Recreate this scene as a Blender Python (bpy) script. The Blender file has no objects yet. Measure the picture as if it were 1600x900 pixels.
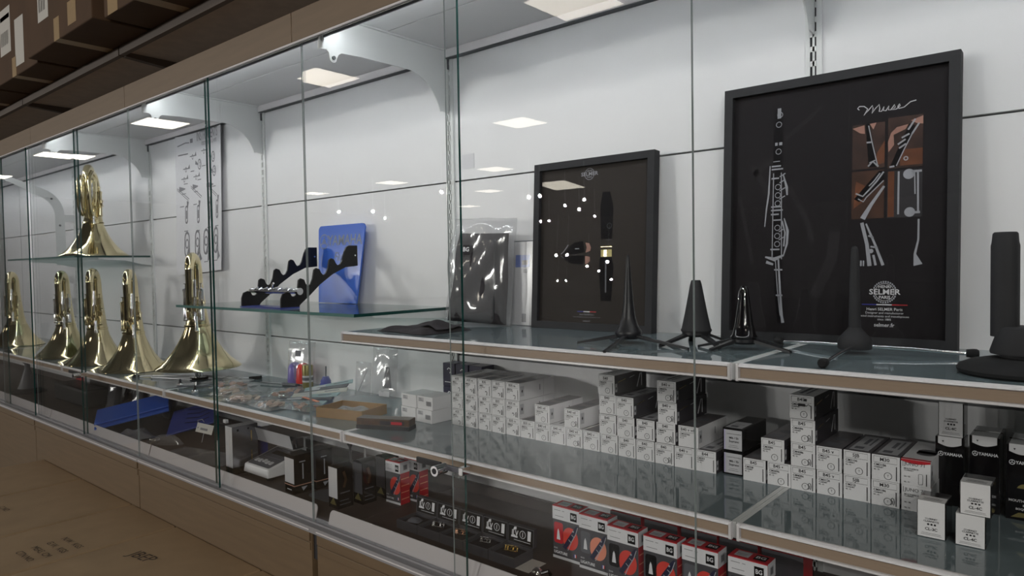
import bpy, bmesh, math, random
from mathutils import Vector, Matrix, Euler
random.seed(7)
S = bpy.context.scene
C = S.collection
# ---------------------------------------------------------------- camera
Z0 = 1.69                      # height of the upper panel joint above the floor
cam = bpy.data.objects.new('camera', bpy.data.cameras.new('camera'))
C.objects.link(cam)
R_ = Vector((0.7620, 0.6474, -0.0162)); F_ = Vector((-0.6478, 0.7611, -0.0326))
F_.normalize(); R_ = (R_ - F_ * R_.dot(F_)).normalized(); U_ = R_.cross(F_)
cam.matrix_world = Matrix(((R_.x, U_.x, -F_.x, 1.4382), (R_.y, U_.y, -F_.y, -1.4301), (R_.z, U_.z, -F_.z, Z0 - 0.2404), (0, 0, 0, 1)))
cam.data.sensor_width = 36.0
cam.data.lens = 36.0 * 1096.8 / 1600
cam.data.clip_start = 0.02
S.camera = cam
# ---------------------------------------------------------------- world and exposure
w = bpy.data.worlds.new('world'); S.world = w; w.use_nodes = True
w.node_tree.nodes['Background'].inputs[0].default_value = (0.8, 0.85, 1.0, 1)
w.node_tree.nodes['Background'].inputs[1].default_value = 0.03
S.view_settings.view_transform = 'Standard'; S.view_settings.look = 'None'
S.view_settings.gamma = 1.0; S.view_settings.use_curve_mapping = False
S.view_settings.exposure = 0.0
S.cycles.transparent_max_bounces = 32
S.cycles.max_bounces = 10
S.cycles.caustics_reflective = False
LED_POWER = 31.0       # radiance of the showcase light strip
PANEL_POWER = 10.0      # radiance of the ceiling panels, mirrored and added unseen alike
SPOT_POWER = 14.0      # radiance of a track spotlight lens
FAR_WATT = 175.0       # beam power of the far track spotlights
FILL_WATT = 66.0       # beam power of the unseen fill spotlights added on the right

# ---------------------------------------------------------------- materials
def srgb(r, g, b):
    f = lambda c: (c / 12.92 if c <= .04045 else ((c + .055) / 1.055) ** 2.4)
    return tuple(f(x / 255) for x in (r, g, b)) + (1,)
MATS = {}
def mat(name, col, rough=.5, metal=0., spec=.5, noise=0., scale=40., bump=0., coat=0., stretch=None, ior=1.45):
    if name in MATS: return MATS[name]
    m = bpy.data.materials.new(name); m.use_nodes = True; MATS[name] = m
    nt = m.node_tree; b = nt.nodes['Principled BSDF']
    b.inputs['Base Color'].default_value = col; b.inputs['Roughness'].default_value = rough
    b.inputs['Metallic'].default_value = metal; b.inputs['Specular IOR Level'].default_value = spec
    b.inputs['Coat Weight'].default_value = coat; b.inputs['Coat Roughness'].default_value = .05
    b.inputs['IOR'].default_value = ior
    if noise or bump:
        tc = nt.nodes.new('ShaderNodeTexCoord'); mp = nt.nodes.new('ShaderNodeMapping')
        nz = nt.nodes.new('ShaderNodeTexNoise'); nz.inputs['Scale'].default_value = scale; nz.inputs['Detail'].default_value = 4
        nt.links.new(tc.outputs['Object'], mp.inputs[0]); nt.links.new(mp.outputs[0], nz.inputs['Vector'])
        if stretch: mp.inputs['Scale'].default_value = stretch
        if noise:
            hs = nt.nodes.new('ShaderNodeMapRange'); hs.inputs['To Min'].default_value = 1 - noise; hs.inputs['To Max'].default_value = 1 + noise
            hs.inputs['From Min'].default_value = .3; hs.inputs['From Max'].default_value = .7
            nt.links.new(nz.outputs[0], hs.inputs[0])
            mx = nt.nodes.new('ShaderNodeVectorMath'); mx.operation = 'SCALE'; mx.inputs[0].default_value = col[:3]
            nt.links.new(hs.outputs[0], mx.inputs['Scale']); nt.links.new(mx.outputs[0], b.inputs['Base Color'])
        if bump:
            bp = nt.nodes.new('ShaderNodeBump'); bp.inputs['Strength'].default_value = bump; bp.inputs['Distance'].default_value = .002
            nt.links.new(nz.outputs[0], bp.inputs['Height']); nt.links.new(bp.outputs[0], b.inputs['Normal'])
    return m
def emit(name, col, power):
    m = bpy.data.materials.new(name); m.use_nodes = True; MATS[name] = m
    nt = m.node_tree; nt.nodes.clear()
    e = nt.nodes.new('ShaderNodeEmission'); e.inputs[0].default_value = col; e.inputs[1].default_value = power
    o = nt.nodes.new('ShaderNodeOutputMaterial'); nt.links.new(e.outputs[0], o.inputs[0])
    return m
def clear(name, tint, f0=.04, rough=0., haze=0., hazecol=(.8, .8, .82, 1)):
    """thin clear sheet: straight-through transmission plus an angle dependent surface reflection"""
    m = bpy.data.materials.new(name); m.use_nodes = True; MATS[name] = m
    nt = m.node_tree; nt.nodes.clear(); N = nt.nodes.new; L = nt.links.new
    g = N('ShaderNodeNewGeometry'); d = N('ShaderNodeVectorMath'); d.operation = 'DOT_PRODUCT'
    L(g.outputs['Incoming'], d.inputs[0]); L(g.outputs['Normal'], d.inputs[1])
    a = N('ShaderNodeMath'); a.operation = 'ABSOLUTE'; L(d.outputs['Value'], a.inputs[0])
    s = N('ShaderNodeMath'); s.operation = 'SUBTRACT'; s.inputs[0].default_value = 1; L(a.outputs[0], s.inputs[1])
    p = N('ShaderNodeMath'); p.operation = 'POWER'; p.inputs[1].default_value = 5; L(s.outputs[0], p.inputs[0])
    q = N('ShaderNodeMath'); q.operation = 'MULTIPLY_ADD'; q.inputs[1].default_value = 1 - f0; q.inputs[2].default_value = f0; L(p.outputs[0], q.inputs[0])
    t = N('ShaderNodeBsdfTransparent'); t.inputs[0].default_value = tint
    gl = N('ShaderNodeBsdfGlossy'); gl.inputs['Roughness'].default_value = rough
    mx = N('ShaderNodeMixShader'); L(q.outputs[0], mx.inputs[0]); L(gl.outputs[0], mx.inputs[2])
    if haze:
        df = N('ShaderNodeBsdfDiffuse'); df.inputs[0].default_value = hazecol
        m2 = N('ShaderNodeMixShader'); m2.inputs[0].default_value = haze; L(t.outputs[0], m2.inputs[1]); L(df.outputs[0], m2.inputs[2]); L(m2.outputs[0], mx.inputs[1])
    else: L(t.outputs[0], mx.inputs[1])
    o = N('ShaderNodeOutputMaterial'); L(mx.outputs[0], o.inputs[0])
    return m
mat('white_panel', srgb(232, 232, 234), .38, noise=.015, scale=3)
mat('white_metal', srgb(226, 228, 228), .35)
mat('seam', srgb(95, 98, 102), .6)
mat('slot_dark', srgb(45, 46, 50), .7)
mat('rail_white', srgb(225, 222, 224), .3)
mat('strip_brown', srgb(158, 138, 120), .42, noise=.05, scale=30, stretch=(1, 20, 20))
mat('fascia_brown', srgb(124, 106, 86), .5, noise=.06, scale=6, stretch=(1, 6, 12))
mat('plinth_brown', srgb(112, 93, 70), .55, noise=.08, scale=5, stretch=(1, 4, 14))
mat('board_lit', srgb(196, 178, 160), .7, noise=.08, scale=20)  # overhead shelf board, paled so bounced light is put into its colour
mat('dark_metal', srgb(104, 92, 82), .5, noise=.1, scale=5)
mat('dark_gap', srgb(44, 43, 46), .6)
mat('track_grey', srgb(150, 149, 152), .5)
mat('alu', srgb(150, 150, 155), .35, metal=.7)
mat('lip_grey', srgb(178, 172, 173), .4)
mat('shelf_glass', srgb(118, 132, 137), .05, spec=.6, ior=1.5)
mat('deck_dark', srgb(76, 66, 63), .55, noise=.18, scale=14, bump=.1)
mat('store_floor', srgb(120, 115, 110), .4, noise=.1, scale=2)
mat('store_wall', srgb(186, 182, 178), .8, noise=.05, scale=2)
mat('store_ceiling', srgb(150, 150, 152), .9)
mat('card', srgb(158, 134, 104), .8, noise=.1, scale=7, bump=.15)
mat('card_shaded', srgb(84, 62, 43), .85, noise=.12, scale=7, bump=.15)  # warmer brown of the overhead cartons, with their shade put into the colour
mat('card_dark', srgb(118, 86, 56), .85, noise=.1, scale=30)
mat('tape', srgb(168, 142, 105), .35, noise=.05)
mat('label_paper', srgb(205, 202, 195), .7)
mat('stamp_ink', srgb(70, 58, 48), .8)
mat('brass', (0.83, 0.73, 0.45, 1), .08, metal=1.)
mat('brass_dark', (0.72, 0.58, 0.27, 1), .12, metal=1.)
mat('silver', (0.86, 0.86, 0.88, 1), .12, metal=1.)
mat('foil_dark', srgb(150, 150, 156), .22, metal=.85)
mat('foil_lit', srgb(232, 232, 236), .3, metal=.35)  # mirror and steel faces paled, the bright reflection put into the colour
mat('chrome', (0.9, 0.9, 0.92, 1), .04, metal=1.)
mat('gold', (0.95, 0.72, 0.32, 1), .12, metal=1.)
mat('rose_gold', (0.9, 0.6, 0.45, 1), .15, metal=1.)
mat('black_plastic', srgb(34, 34, 37), .38)
mat('black_matt', srgb(40, 40, 43), .7, noise=.1, scale=60)
mat('black_gloss', srgb(16, 15, 18), .12, coat=.3)
mat('black_acrylic', srgb(12, 11, 14), .3)
mat('blue_acrylic', srgb(58, 104, 205), .22, coat=.3)
mat('blue_dark', srgb(64, 74, 150), .3)
mat('grey_print', srgb(128, 138, 160), .5)
mat('fabric_black', srgb(50, 46, 50), .9, noise=.2, scale=90, bump=.25)
mat('box_white', srgb(234, 233, 235), .45)
mat('box_top', srgb(108, 104, 108), .35, noise=.1, scale=30)
mat('box_dark', srgb(56, 54, 60), .4)
mat('ink', srgb(45, 44, 48), .6)
mat('ink_grey', srgb(120, 120, 126), .6)
mat('sticker', srgb(196, 196, 200), .5)
mat('red_print', srgb(196, 40, 52), .4)
mat('red_bright', srgb(226, 72, 62), .4)
mat('salmon', srgb(240, 150, 122), .4)
mat('box_charcoal', srgb(76, 75, 80), .4)
mat('navy_print', srgb(40, 40, 68), .35)
mat('lilac', srgb(190, 184, 214), .45)
mat('white_print', srgb(232, 232, 236), .5)
mat('poster_black', srgb(38, 35, 38), .6, spec=.2)
mat('poster_warm', srgb(62, 57, 54), .6, spec=.2)
mat('print_black', srgb(22, 20, 23), .6, spec=.15)
mat('print_shine', srgb(58, 55, 60), .6, spec=.15)
mat('poster_grey', srgb(52, 50, 54), .5)
mat('poster_silver', srgb(172, 174, 182), .5)
mat('poster_mid', srgb(96, 97, 104), .5)
mat('poster_beam', srgb(48, 45, 48), .6, spec=.2)
mat('photo_brown', srgb(74, 48, 36), .5, noise=.4, scale=25)
mat('photo_orange', srgb(118, 70, 44), .5, noise=.35, scale=25)
mat('photo_dark', srgb(62, 42, 36), .5, noise=.5, scale=40)
mat('skin_print', srgb(176, 132, 118), .5, noise=.15, scale=40)
mat('flag_blue', srgb(60, 62, 150), .5); mat('flag_red', srgb(190, 52, 58), .5)
mat('copper', srgb(196, 150, 130), .5)
mat('pad_beige', srgb(206, 178, 160), .6)
mat('scale_white', srgb(244, 244, 247), .3)
mat('scale_panel', srgb(96, 98, 106), .4)
mat('lcd', srgb(58, 60, 60), .15)
mat('purple', srgb(128, 116, 186), .35)
mat('red_plastic', srgb(222, 66, 60), .35)
mat('olive_gold', srgb(142, 132, 84), .35, metal=.4)
mat('teal_card', srgb(150, 172, 176), .5)
mat('tray_card', srgb(150, 120, 80), .75, noise=.06, scale=40)
mat('green_edge', srgb(24, 70, 66), .08, coat=.5)
mat('edge_pale', srgb(150, 160, 160), .15, coat=.5)
mat('shelf_edge', srgb(98, 138, 134), .1, coat=.5)
mat('chart_ink', srgb(128, 128, 134), .6)
mat('chart_paper', srgb(222, 222, 226), .6)
mat('rubber', srgb(24, 24, 26), .8)
mat('brown_window', srgb(78, 58, 40), .3, noise=.3, scale=60)
emit('led', (0.95, 0.985, 1.0, 1), LED_POWER)
emit('panel_light', (1.0, 0.90, 0.76, 1), PANEL_POWER)
emit('spot_light', (1.0, 0.96, 0.9, 1), SPOT_POWER)
clear('glass', (.985, .992, .99, 1), .03)
clear('poster_glass', (.97, .97, .97, 1), .035)
clear('glass_shelf', (.86, .95, .93, 1), .05)
clear('plastic', (.97, .97, .975, 1), .09, .12, .12)
clear('plastic_dull', (.9, .9, .91, 1), .08, .2, .30)
clear('sleeve', (.75, .76, .78, 1), .08, .18, .12, (.5, .5, .54, 1))

# ---------------------------------------------------------------- mesh building
_txt = {}
def text_geo(s, bold=0.):
    k = (s, bold)
    if k not in _txt:
        cu = bpy.data.curves.new('t', 'FONT'); cu.body = s; cu.size = 1; cu.resolution_u = 2; cu.offset = bold
        cu.align_x = 'CENTER'; cu.align_y = 'CENTER'
        o = bpy.data.objects.new('t', cu)
        me = bpy.data.meshes.new_from_object(o)
        _txt[k] = ([v.co.copy() for v in me.vertices], [list(p.vertices) for p in me.polygons])
        bpy.data.objects.remove(o); bpy.data.curves.remove(cu); bpy.data.meshes.remove(me)
    return _txt[k]
class B:
    def __init__(s): s.v = []; s.f = []; s.m = []; s.sm = []; s.mats = []
    def mi(s, m):
        m = MATS[m] if isinstance(m, str) else m
        if m not in s.mats: s.mats.append(m)
        return s.mats.index(m)
    def add(s, vs, fs, m, smooth=False):
        i = s.mi(m); o = len(s.v); s.v += [Vector(v) for v in vs]
        for f in fs: s.f.append([o + k for k in f]); s.m.append(i); s.sm.append(smooth)
        return s
    def box(s, x0, x1, y0, y1, z0, z1, m, top=None, front=None, right=None):
        vs = [(x0, y0, z0), (x1, y0, z0), (x1, y1, z0), (x0, y1, z0), (x0, y0, z1), (x1, y0, z1), (x1, y1, z1), (x0, y1, z1)]
        fs = [([0, 3, 2, 1], m), ([4, 5, 6, 7], top or m), ([0, 1, 5, 4], front or m), ([1, 2, 6, 5], right or m), ([2, 3, 7, 6], m), ([3, 0, 4, 7], m)]
        for f, mm in fs: s.add([vs[k] for k in f], [[0, 1, 2, 3]], mm)
        return s
    def hull(s, bot, top, m):
        n = len(bot)
        s.add(list(bot) + list(top), [list(range(n))[::-1], list(range(n, 2 * n))] + [[k, (k + 1) % n, n + (k + 1) % n, n + k] for k in range(n)], m)
        return s
    def prism(s, poly, fr, d, m, smooth=False):
        """poly in (u,v); fr(u,v,w) -> point; extruded over w = 0..d"""
        return s.hull([fr(u, v, 0) for u, v in poly], [fr(u, v, d) for u, v in poly], m)
    def lathe(s, prof, m, n=24, c=(0, 0, 0), M=None, caps=True):
        vs = []; c = Vector(c)
        for r, z in prof:
            for k in range(n):
                a = 2 * math.pi * k / n; p = Vector((r * math.cos(a), r * math.sin(a), z))
                vs.append((M @ p if M else p) + c)
        fs = []
        for i in range(len(prof) - 1):
            for k in range(n): fs.append([i * n + k, i * n + (k + 1) % n, (i + 1) * n + (k + 1) % n, (i + 1) * n + k])
        if caps:
            if prof[0][0] > 1e-5: fs.append(list(range(n))[::-1])
            if prof[-1][0] > 1e-5: fs.append([(len(prof) - 1) * n + k for k in range(n)])
        return s.add(vs, fs, m, True)
    def tube(s, pts, r, m, n=10, closed=False):
        pts = [Vector(p) for p in pts]; rs = r if isinstance(r, (list, tuple)) else [r] * len(pts)
        vs = []; prev = None; N = len(pts)
        for i, p in enumerate(pts):
            if closed: t = pts[(i + 1) % N] - pts[i - 1]
            else: t = pts[min(i + 1, N - 1)] - pts[max(i - 1, 0)]
            t.normalize()
            if prev is None:
                a = Vector((0, 0, 1)) if abs(t.z) < .9 else Vector((1, 0, 0)); u = t.cross(a).normalized()
            else: u = (prev - t * prev.dot(t)).normalized()
            prev = u; w_ = t.cross(u)
            for k in range(n):
                a = 2 * math.pi * k / n; vs.append(p + (u * math.cos(a) + w_ * math.sin(a)) * rs[i])
        fs = []
        for i in range(N if closed else N - 1):
            j = (i + 1) % N
            for k in range(n): fs.append([i * n + k, i * n + (k + 1) % n, j * n + (k + 1) % n, j * n + k])
        if not closed: fs += [list(range(n))[::-1], [(N - 1) * n + k for k in range(n)]]
        return s.add(vs, fs, m, True)
    def ball(s, c, r, m, n=12):
        sx = r if isinstance(r, (tuple, list)) else (r, r, r)
        k = n // 2; pr = [(math.sin(math.pi * i / k), -math.cos(math.pi * i / k)) for i in range(k + 1)]
        return s.lathe([(max(a, 1e-4), b) for a, b in pr], m, n, c, Matrix.Diagonal(sx), caps=False)
    def flat(s, fr, items, m, e=.0004):
        """flat print: items in (u,v); fr(u,v,w) maps to 3D, w = height above the surface"""
        for it in items:
            k = it[0]; mm = m; ee = e
            if isinstance(it[-1], dict): mm = it[-1].get('m', m); ee = it[-1].get('e', e)
            if k == 't':
                vs, fs = text_geo(it[1], it[5] if len(it) > 5 and not isinstance(it[5], dict) else 0.)
                sx = it[4]; 
                sc = it[-1].get('sx', 1.) if isinstance(it[-1], dict) else 1.
                sh = it[-1].get('sh', 0.) if isinstance(it[-1], dict) else 0.
                al = it[-1].get('al', 0) if isinstance(it[-1], dict) else 0
                off = -min(v.x for v in vs) * sx * sc if al and vs else 0
                s.add([fr(it[2] + off + (v.x + sh * v.y) * sx * sc, it[3] + v.y * sx, ee) for v in vs], fs, mm)
            elif k == 'r':
                x0, y0, x1, y1 = it[1:5]; s.add([fr(x0, y0, ee), fr(x1, y0, ee), fr(x1, y1, ee), fr(x0, y1, ee)], [[0, 1, 2, 3]], mm)
            elif k == 'c':
                n = 16; s.add([fr(it[1] + it[3] * math.cos(6.2832 * i / n), it[2] + it[3] * math.sin(6.2832 * i / n), ee) for i in range(n)], [list(range(n))], mm)
            elif k == 'o':
                n = 18; r0, r1 = it[3] - it[4] / 2, it[3] + it[4] / 2
                vs = [fr(it[1] + r * math.cos(6.2832 * i / n), it[2] + r * math.sin(6.2832 * i / n), ee) for r in (r0, r1) for i in range(n)]
                s.add(vs, [[i, (i + 1) % n, n + (i + 1) % n, n + i][::-1] for i in range(n)], mm)
            elif k == 'p': s.add([fr(u, v, ee) for u, v in it[1]], [list(range(len(it[1])))], mm)
            elif k == 'l':
                pts = [Vector(p) for p in it[1]]; wd = it[2]
                L_, Rr = [], []
                for i, p in enumerate(pts):
                    t = (pts[min(i + 1, len(pts) - 1)] - pts[max(i - 1, 0)]).normalized(); nn = Vector((-t.y, t.x))
                    ww = wd[i] if isinstance(wd, (list, tuple)) else wd
                    L_.append(p + nn * ww / 2); Rr.append(p - nn * ww / 2)
                vs = [fr(p.x, p.y, ee) for p in L_ + Rr]; n = len(pts)
                s.add(vs, [[i, n + i, n + i + 1, i + 1] for i in range(n - 1)], mm)
        return s
    def mesh(s, name, fix=True):
        me = bpy.data.meshes.new(name); me.from_pydata([tuple(v) for v in s.v], [], s.f)
        for m in s.mats: me.materials.append(m)
        me.polygons.foreach_set('material_index', s.m); me.polygons.foreach_set('use_smooth', s.sm)
        me.update()
        if any(s.sm):
            try: me.set_sharp_from_angle(angle=math.radians(42))
            except Exception: pass
        return me
    def obj(s, name, parent=None, loc=None, rot=None, bevel=0., label=None):
        o = bpy.data.objects.new(name, s.mesh(name)); C.objects.link(o)
        if parent: o.parent = parent
        if loc: o.location = loc
        if rot: o.rotation_euler = rot
        if bevel:
            bm = bmesh.new(); bm.from_mesh(o.data); bmesh.ops.remove_doubles(bm, verts=bm.verts, dist=1e-5); bm.to_mesh(o.data); bm.free()
            md = o.modifiers.new('bevel', 'BEVEL'); md.width = bevel; md.segments = 2; md.limit_method = 'ANGLE'; md.angle_limit = math.radians(50)
        if label: o['label'] = label
        return o
XZ = lambda y: (lambda u, v, w: Vector((u, y - w, v)))           # print on a face looking towards -Y
XY = lambda z: (lambda u, v, w: Vector((u, v, z + w)))           # print on a top
YZ = lambda x: (lambda u, v, w: Vector((x + w, u, v)))           # print on a face looking towards +X
def thing(name, label, cat, loc=(0, 0, 0), rz=0., group=None, rot=None):
    o = bpy.data.objects.new(name, None); C.objects.link(o); o.empty_display_size = .05
    o.location = loc; o.rotation_euler = rot or (0, 0, rz); o['label'] = label; o['category'] = cat
    if group: o['group'] = group
    return o
def tag(o, label, cat, group=None):
    o['label'] = label; o['category'] = cat
    if group: o['group'] = group
    return o
def struct(o): o['kind'] = 'structure'; return o
def part_copy(o, parent, loc=None):
    c = o.copy(); C.objects.link(c); c.parent = parent
    if loc: c.location = loc
    return c
def arc(cx, cy, r, a0, a1, n=8):
    return [(cx + r * math.cos(math.radians(a0 + (a1 - a0) * i / n)), cy + r * math.sin(math.radians(a0 + (a1 - a0) * i / n))) for i in range(n + 1)]
def rrect(x0, y0, x1, y1, r, n=4):
    return arc(x1 - r, y0 + r, r, -90, 0, n) + arc(x1 - r, y1 - r, r, 0, 90, n) + arc(x0 + r, y1 - r, r, 90, 180, n) + arc(x0 + r, y0 + r, r, 180, 270, n)

UP = Z0 - .397; LOW = Z0 - .645; DECK = Z0 - .880; GS = Z0 - .357      # heights of the shelf tops
HT = Z0 + .370                                                        # underside of the canopy

# ================================================================ STRUCTURE
# store around the showcase
b = B(); b.box(-22, 8, -27, .3, -.1, 0, 'store_floor'); struct(b.obj('floor'))
b = B(); b.box(-22, 8, -27, .3, 3.62, 3.72, 'store_ceiling'); struct(b.obj('ceiling'))
b = B(); b.box(-22, 8, -27.2, -27, 0, 3.62, 'store_wall'); struct(b.obj('wall_front'))
b = B(); b.box(-22.2, -22, -27, .3, 0, 3.62, 'store_wall'); struct(b.obj('wall_left'))
b = B(); b.box(8, 8.2, -27, .3, 0, 3.62, 'store_wall'); struct(b.obj('wall_right'))
b = B(); b.box(-22, 8, .1, .3, 0, 3.62, 'store_wall')
wall = struct(b.obj('wall_back'))
XB = [-6, -5, -4, -3, -2, -1, 0, 1, 2]
rows = [(-1.69, -.988), (-.988, -.4945), (-.4945, 0.), (0., .356)]
pm = {}
for i in range(8):
    for (z0, z1) in rows:
        if (z0, z1) not in pm:
            b = B(); b.box(.004, .996, 0, .02, z0 + .0022, z1 - .0022, 'white_panel')
            o = b.obj('wall_panel', wall, (XB[i], 0, Z0)); pm[(z0, z1)] = o
        else: part_copy(pm[(z0, z1)], wall, (XB[i], 0, Z0))
b = B(); b.box(-6, 2, .021, .03, 0, 2.3, 'seam'); b.obj('backing', wall)
# slotted uprights
def upright(x, where):
    t = thing('slotted_upright', 'white slotted upright ' + where, 'upright', (x, 0, 0))
    b = B()
    for u0, u1 in ((-.015, -.0072), (-.0022, .0016), (.0050, .015)): b.box(u0, u1, -.006, .0, .6, Z0 + .356, 'white_metal')
    b.box(-.0148, .0148, -.0030, .019, .6, Z0 + .356, 'slot_dark')
    b.obj('channel', t)
    b = B(); z = .62
    while z < Z0 + .34: b.box(-.0080, .0058, -.006, -.0030, z, z + .010, 'white_metal'); z += .028
    o = b.obj('slot_bridge', t); o['kind'] = 'stuff'
    return t
for x, s_ in ((-3, 'behind the leftmost horns'), (-2, 'at the right end of the small glass shelf bracket'), (-1, 'behind the tall horn and the flute stand'), (0, 'beside the black pouch in clear bag'), (1, 'above the large framed poster')):
    upright(x, s_)
# canopy underside with one joint, and rear trim
b = B(); b.box(-6, 2, -.4435, -.232, Z0 + .3705, Z0 + .385, 'white_panel'); tag(b.obj('showcase_canopy'), 'white canopy ceiling panel nearest the glass doors', 'canopy')
b = B(); b.box(-6, 2, -.229, .0, Z0 + .3705, Z0 + .385, 'white_panel'); tag(b.obj('showcase_canopy'), 'white canopy ceiling panel nearest the rear wall', 'canopy')
b = B(); b.box(-6, 2, -.022, -.001, Z0 + .348, Z0 + .370, 'rail_white'); b.box(-6, 2, -.0200, -.001, Z0 + .3462, Z0 + .348, 'seam'); struct(b.obj('trim_1'))
# canopy brackets
def bracket(x, where, rounded=False):
    t = thing('canopy_bracket', 'white curved canopy bracket ' + where, 'bracket', (x - .0, 0, Z0))
    fr = lambda u, v, w: Vector((w - .0015, u, v))
    if not rounded:
        poly = [(0, .372), (0, .194), (-.033, .197)]
        poly += [(p[0], p[1]) for p in arc(-.165, .160, .130, 15, 84, 10)]
        poly += [(-.31, .288), (-.372, .2845), (-.380, .279), (-.386, .268)] + arc(-.396, .267, .010, 0, -180, 6) + [(-.408, .279), (-.416, .284), (-.437, .283), (-.437, .300), (-.430, .372)]
        b = B(); b.prism(poly, fr, .003, 'white_metal'); b.obj('plate', t)
        b = B(); b.box(.0015, .010, -.43, 0, .366, .370, 'white_metal'); b.obj('flange', t)
        b = B(); b.tube([(-.004, -.396, .268), (.006, -.396, .268)], .0045, 'seam', 10); b.obj('screw', t)
        b = B(); b.box(-.003, .004, -.012, .0, .318, .345, 'seam'); b.obj('hook', t)
    else:
        out = [(-.05, -.20)] + arc(-.20, .08, .145, 0, 70, 8) + [(-.31, .272)] + arc(-.315, .258, .014, 90, 270, 5)
        inn = [(-.31, .244), (-.22, .200)] + arc(-.215, .07, .115, 80, 0, 7) + [(-.10, -.20)]
        poly = out + inn
        b = B(); b.prism(poly, fr, .004, 'white_metal'); b.obj('plate', t)
        for v_ in (.06, -.14):
            b = B(); b.box(0, .004, -.055, 0, v_ - .02, v_ + .02, 'white_metal'); b.obj('wall_mount', t)
        for u, v in ((-.115, .165), (-.078, .02)):
            b = B(); b.tube([(.0005, u, v), (.006, u, v)], .006, 'seam', 10); b.obj('screw', t)
    return t
bracket(-2, 'above the hanging horn chart, left end'); bracket(-1, 'beside the horn chart'); bracket(0, 'above the black pouch'); bracket(1, 'above the large framed poster')
bracket(-3, 'with a rounded arm at the far left end', True)
# fascia boards, track and light strip
for x0, x1, s_ in ((-6.0, -2.1, 'at the far left'), (-2.097, -1.1, 'above the horn chart'), (-1.097, -.09, 'above the blue flute stand'), (-.087, 2, 'at the upper right')):
    b = B(); b.box(x0, x1, -.452, -.444, Z0 + .312, Z0 + .384, 'fascia_brown')
    tag(b.obj('fascia_board', bevel=.001), 'long brown fascia board over the glass doors ' + s_, 'fascia')
t = thing('sliding_track', 'aluminium double sliding track along the top of the glass doors', 'track', (-1, -.43, Z0 + .31))
b = B()
for y0, y1, z0, z1, m in ((-.4515, -.4475, .3075, .3118, 'rail_white'), (-.4475, -.440, .330, .334, 'dark_gap'), (-.4375, -.4350, .311, .336, 'rail_white'), (-.4335, -.4255, .332, .336, 'dark_gap'), (-.4235, -.4205, .311, .336, 'alu')):
    b.box(-5, 3, y0 + .43, y1 + .43, z0 - .31, z1 - .31, m)
b.obj('channel', t)
b = B(); b.box(-6, 2, -.442, -.405, Z0 + .345, Z0 + .370, 'white_metal'); tag(b.obj('light_housing'), 'white light housing behind the brown fascia', 'lamp housing')
b = B()
for i in range(8): b.box(-6 + i + .02, -6 + i + .98, -.418, -.408, Z0 + .337, Z0 + .3445, 'led')
tag(b.obj('light_strip'), 'slim white light strip lighting the showcase from behind the fascia', 'lamp')
# bottom track, plinth
t = thing('sliding_track', 'grey double sliding track along the bottom of the glass doors', 'track', (-1, -.43, DECK))
b = B(); b.box(-5, 3, -.026, .020, -.012, -.001, 'track_grey')
for y0, y1 in ((-.026, -.022), (-.0045, -.001), (.016, .020)): b.box(-5, 3, y0, y1, -.001, .0045 if y0 > -.02 else .003, 'track_grey')
b.box(-5, 3, -.022, -.0045, -.001, .0005, 'track_grey'); b.box(-5, 3, -.001, .016, -.001, .0005, 'track_grey')
b.obj('channel', t)
for x0, x1, s_ in ((-6, -2.18, 'at the far left'), (-2.175, -1.085, 'below the blue panel'), (-1.08, -.058, 'below the weighing scale'), (-.035, 1, 'below the open jewel boxes'), (1.01, 2, 'at the right')):
    t = thing('plinth_panel', 'brown grooved plinth panel ' + s_, 'plinth', ((x0 + x1) / 2, -.452, 0)); h = (x1 - x0) / 2
    b = B(); b.box(-h, h, 0, .02, .02, Z0 - .8925, 'plinth_brown'); b.obj('board', t, bevel=.0015)
    b = B()
    b.box(-h + .004, h - .004, -.004, 0.0005, Z0 - .915, Z0 - .8928, 'plinth_brown'); b.obj('ridge', t, bevel=.001)
    b = B(); b.box(-h + .004, h - .004, -.0025, 0.0005, Z0 - .938, Z0 - .919, 'plinth_brown'); b.obj('ridge', t, bevel=.001)
    b = B(); b.box(-h + .004, h - .004, -.0055, -.0042, Z0 - .8862, Z0 - .8835, 'rail_white'); b.obj('edge_trim', t)
b = B(); b.box(-.058, -.035, -.446, -.43, Z0 - .96, Z0 - .886, 'dark_gap'); struct(b.obj('trim_2'))

# shelves with price rails
def shelf(x, z, where, kind):
    t = thing('shelf', where, 'shelf', (x + .5, 0, z))
    b = B()
    if kind == 'glass':
        b.box(-.4915, .4915, -.386, -.012, -.006, 0, 'shelf_glass'); b.obj('glass_sheet', t, bevel=.0008)
        b = B(); b.box(-.4935, .4935, -.384, -.003, -.020, -.0065, 'white_metal'); b.obj('tray', t)
        for s_ in (-1, 1):
            b = B(); b.box(s_ * .4957 - .0037, s_ * .4957 + .0037, -.386, -.004, -.026, -.0005, 'white_metal'); b.obj('bracket_arm', t)
    b = B(); b.prism([(-.386, -.001), (-.386, .0005), (-.390, .0008), (-.395, -.0015), (-.397, -.004), (-.394, -.0055), (-.391, -.006), (-.391, -.0205), (-.396, -.0215), (-.3965, -.0245), (-.392, -.026), (-.386, -.026)],
                     lambda u, v, w: Vector((w - .4915, u, v)), .983, 'rail_white'); b.obj('price_rail', t)
    b = B(); b.box(-.4895, .4895, -.3935, -.3905, -.0203, -.0062, 'strip_brown'); b.obj('price_strip', t)
    for s_ in (-1, 1):
        b = B(); b.prism(rrect(-.397, -.0265, -.388, .001, .002, 2), lambda u, v, w: Vector((s_ * .4935 - .002 + w, u, v)), .004, 'rail_white'); b.obj('end_cap', t)
    return t
shelf(0, UP, 'upper glass-topped shelf carrying both framed posters, left bay', 'glass'); shelf(1, UP, 'upper glass-topped shelf at the right under the large round stand', 'glass')
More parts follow.
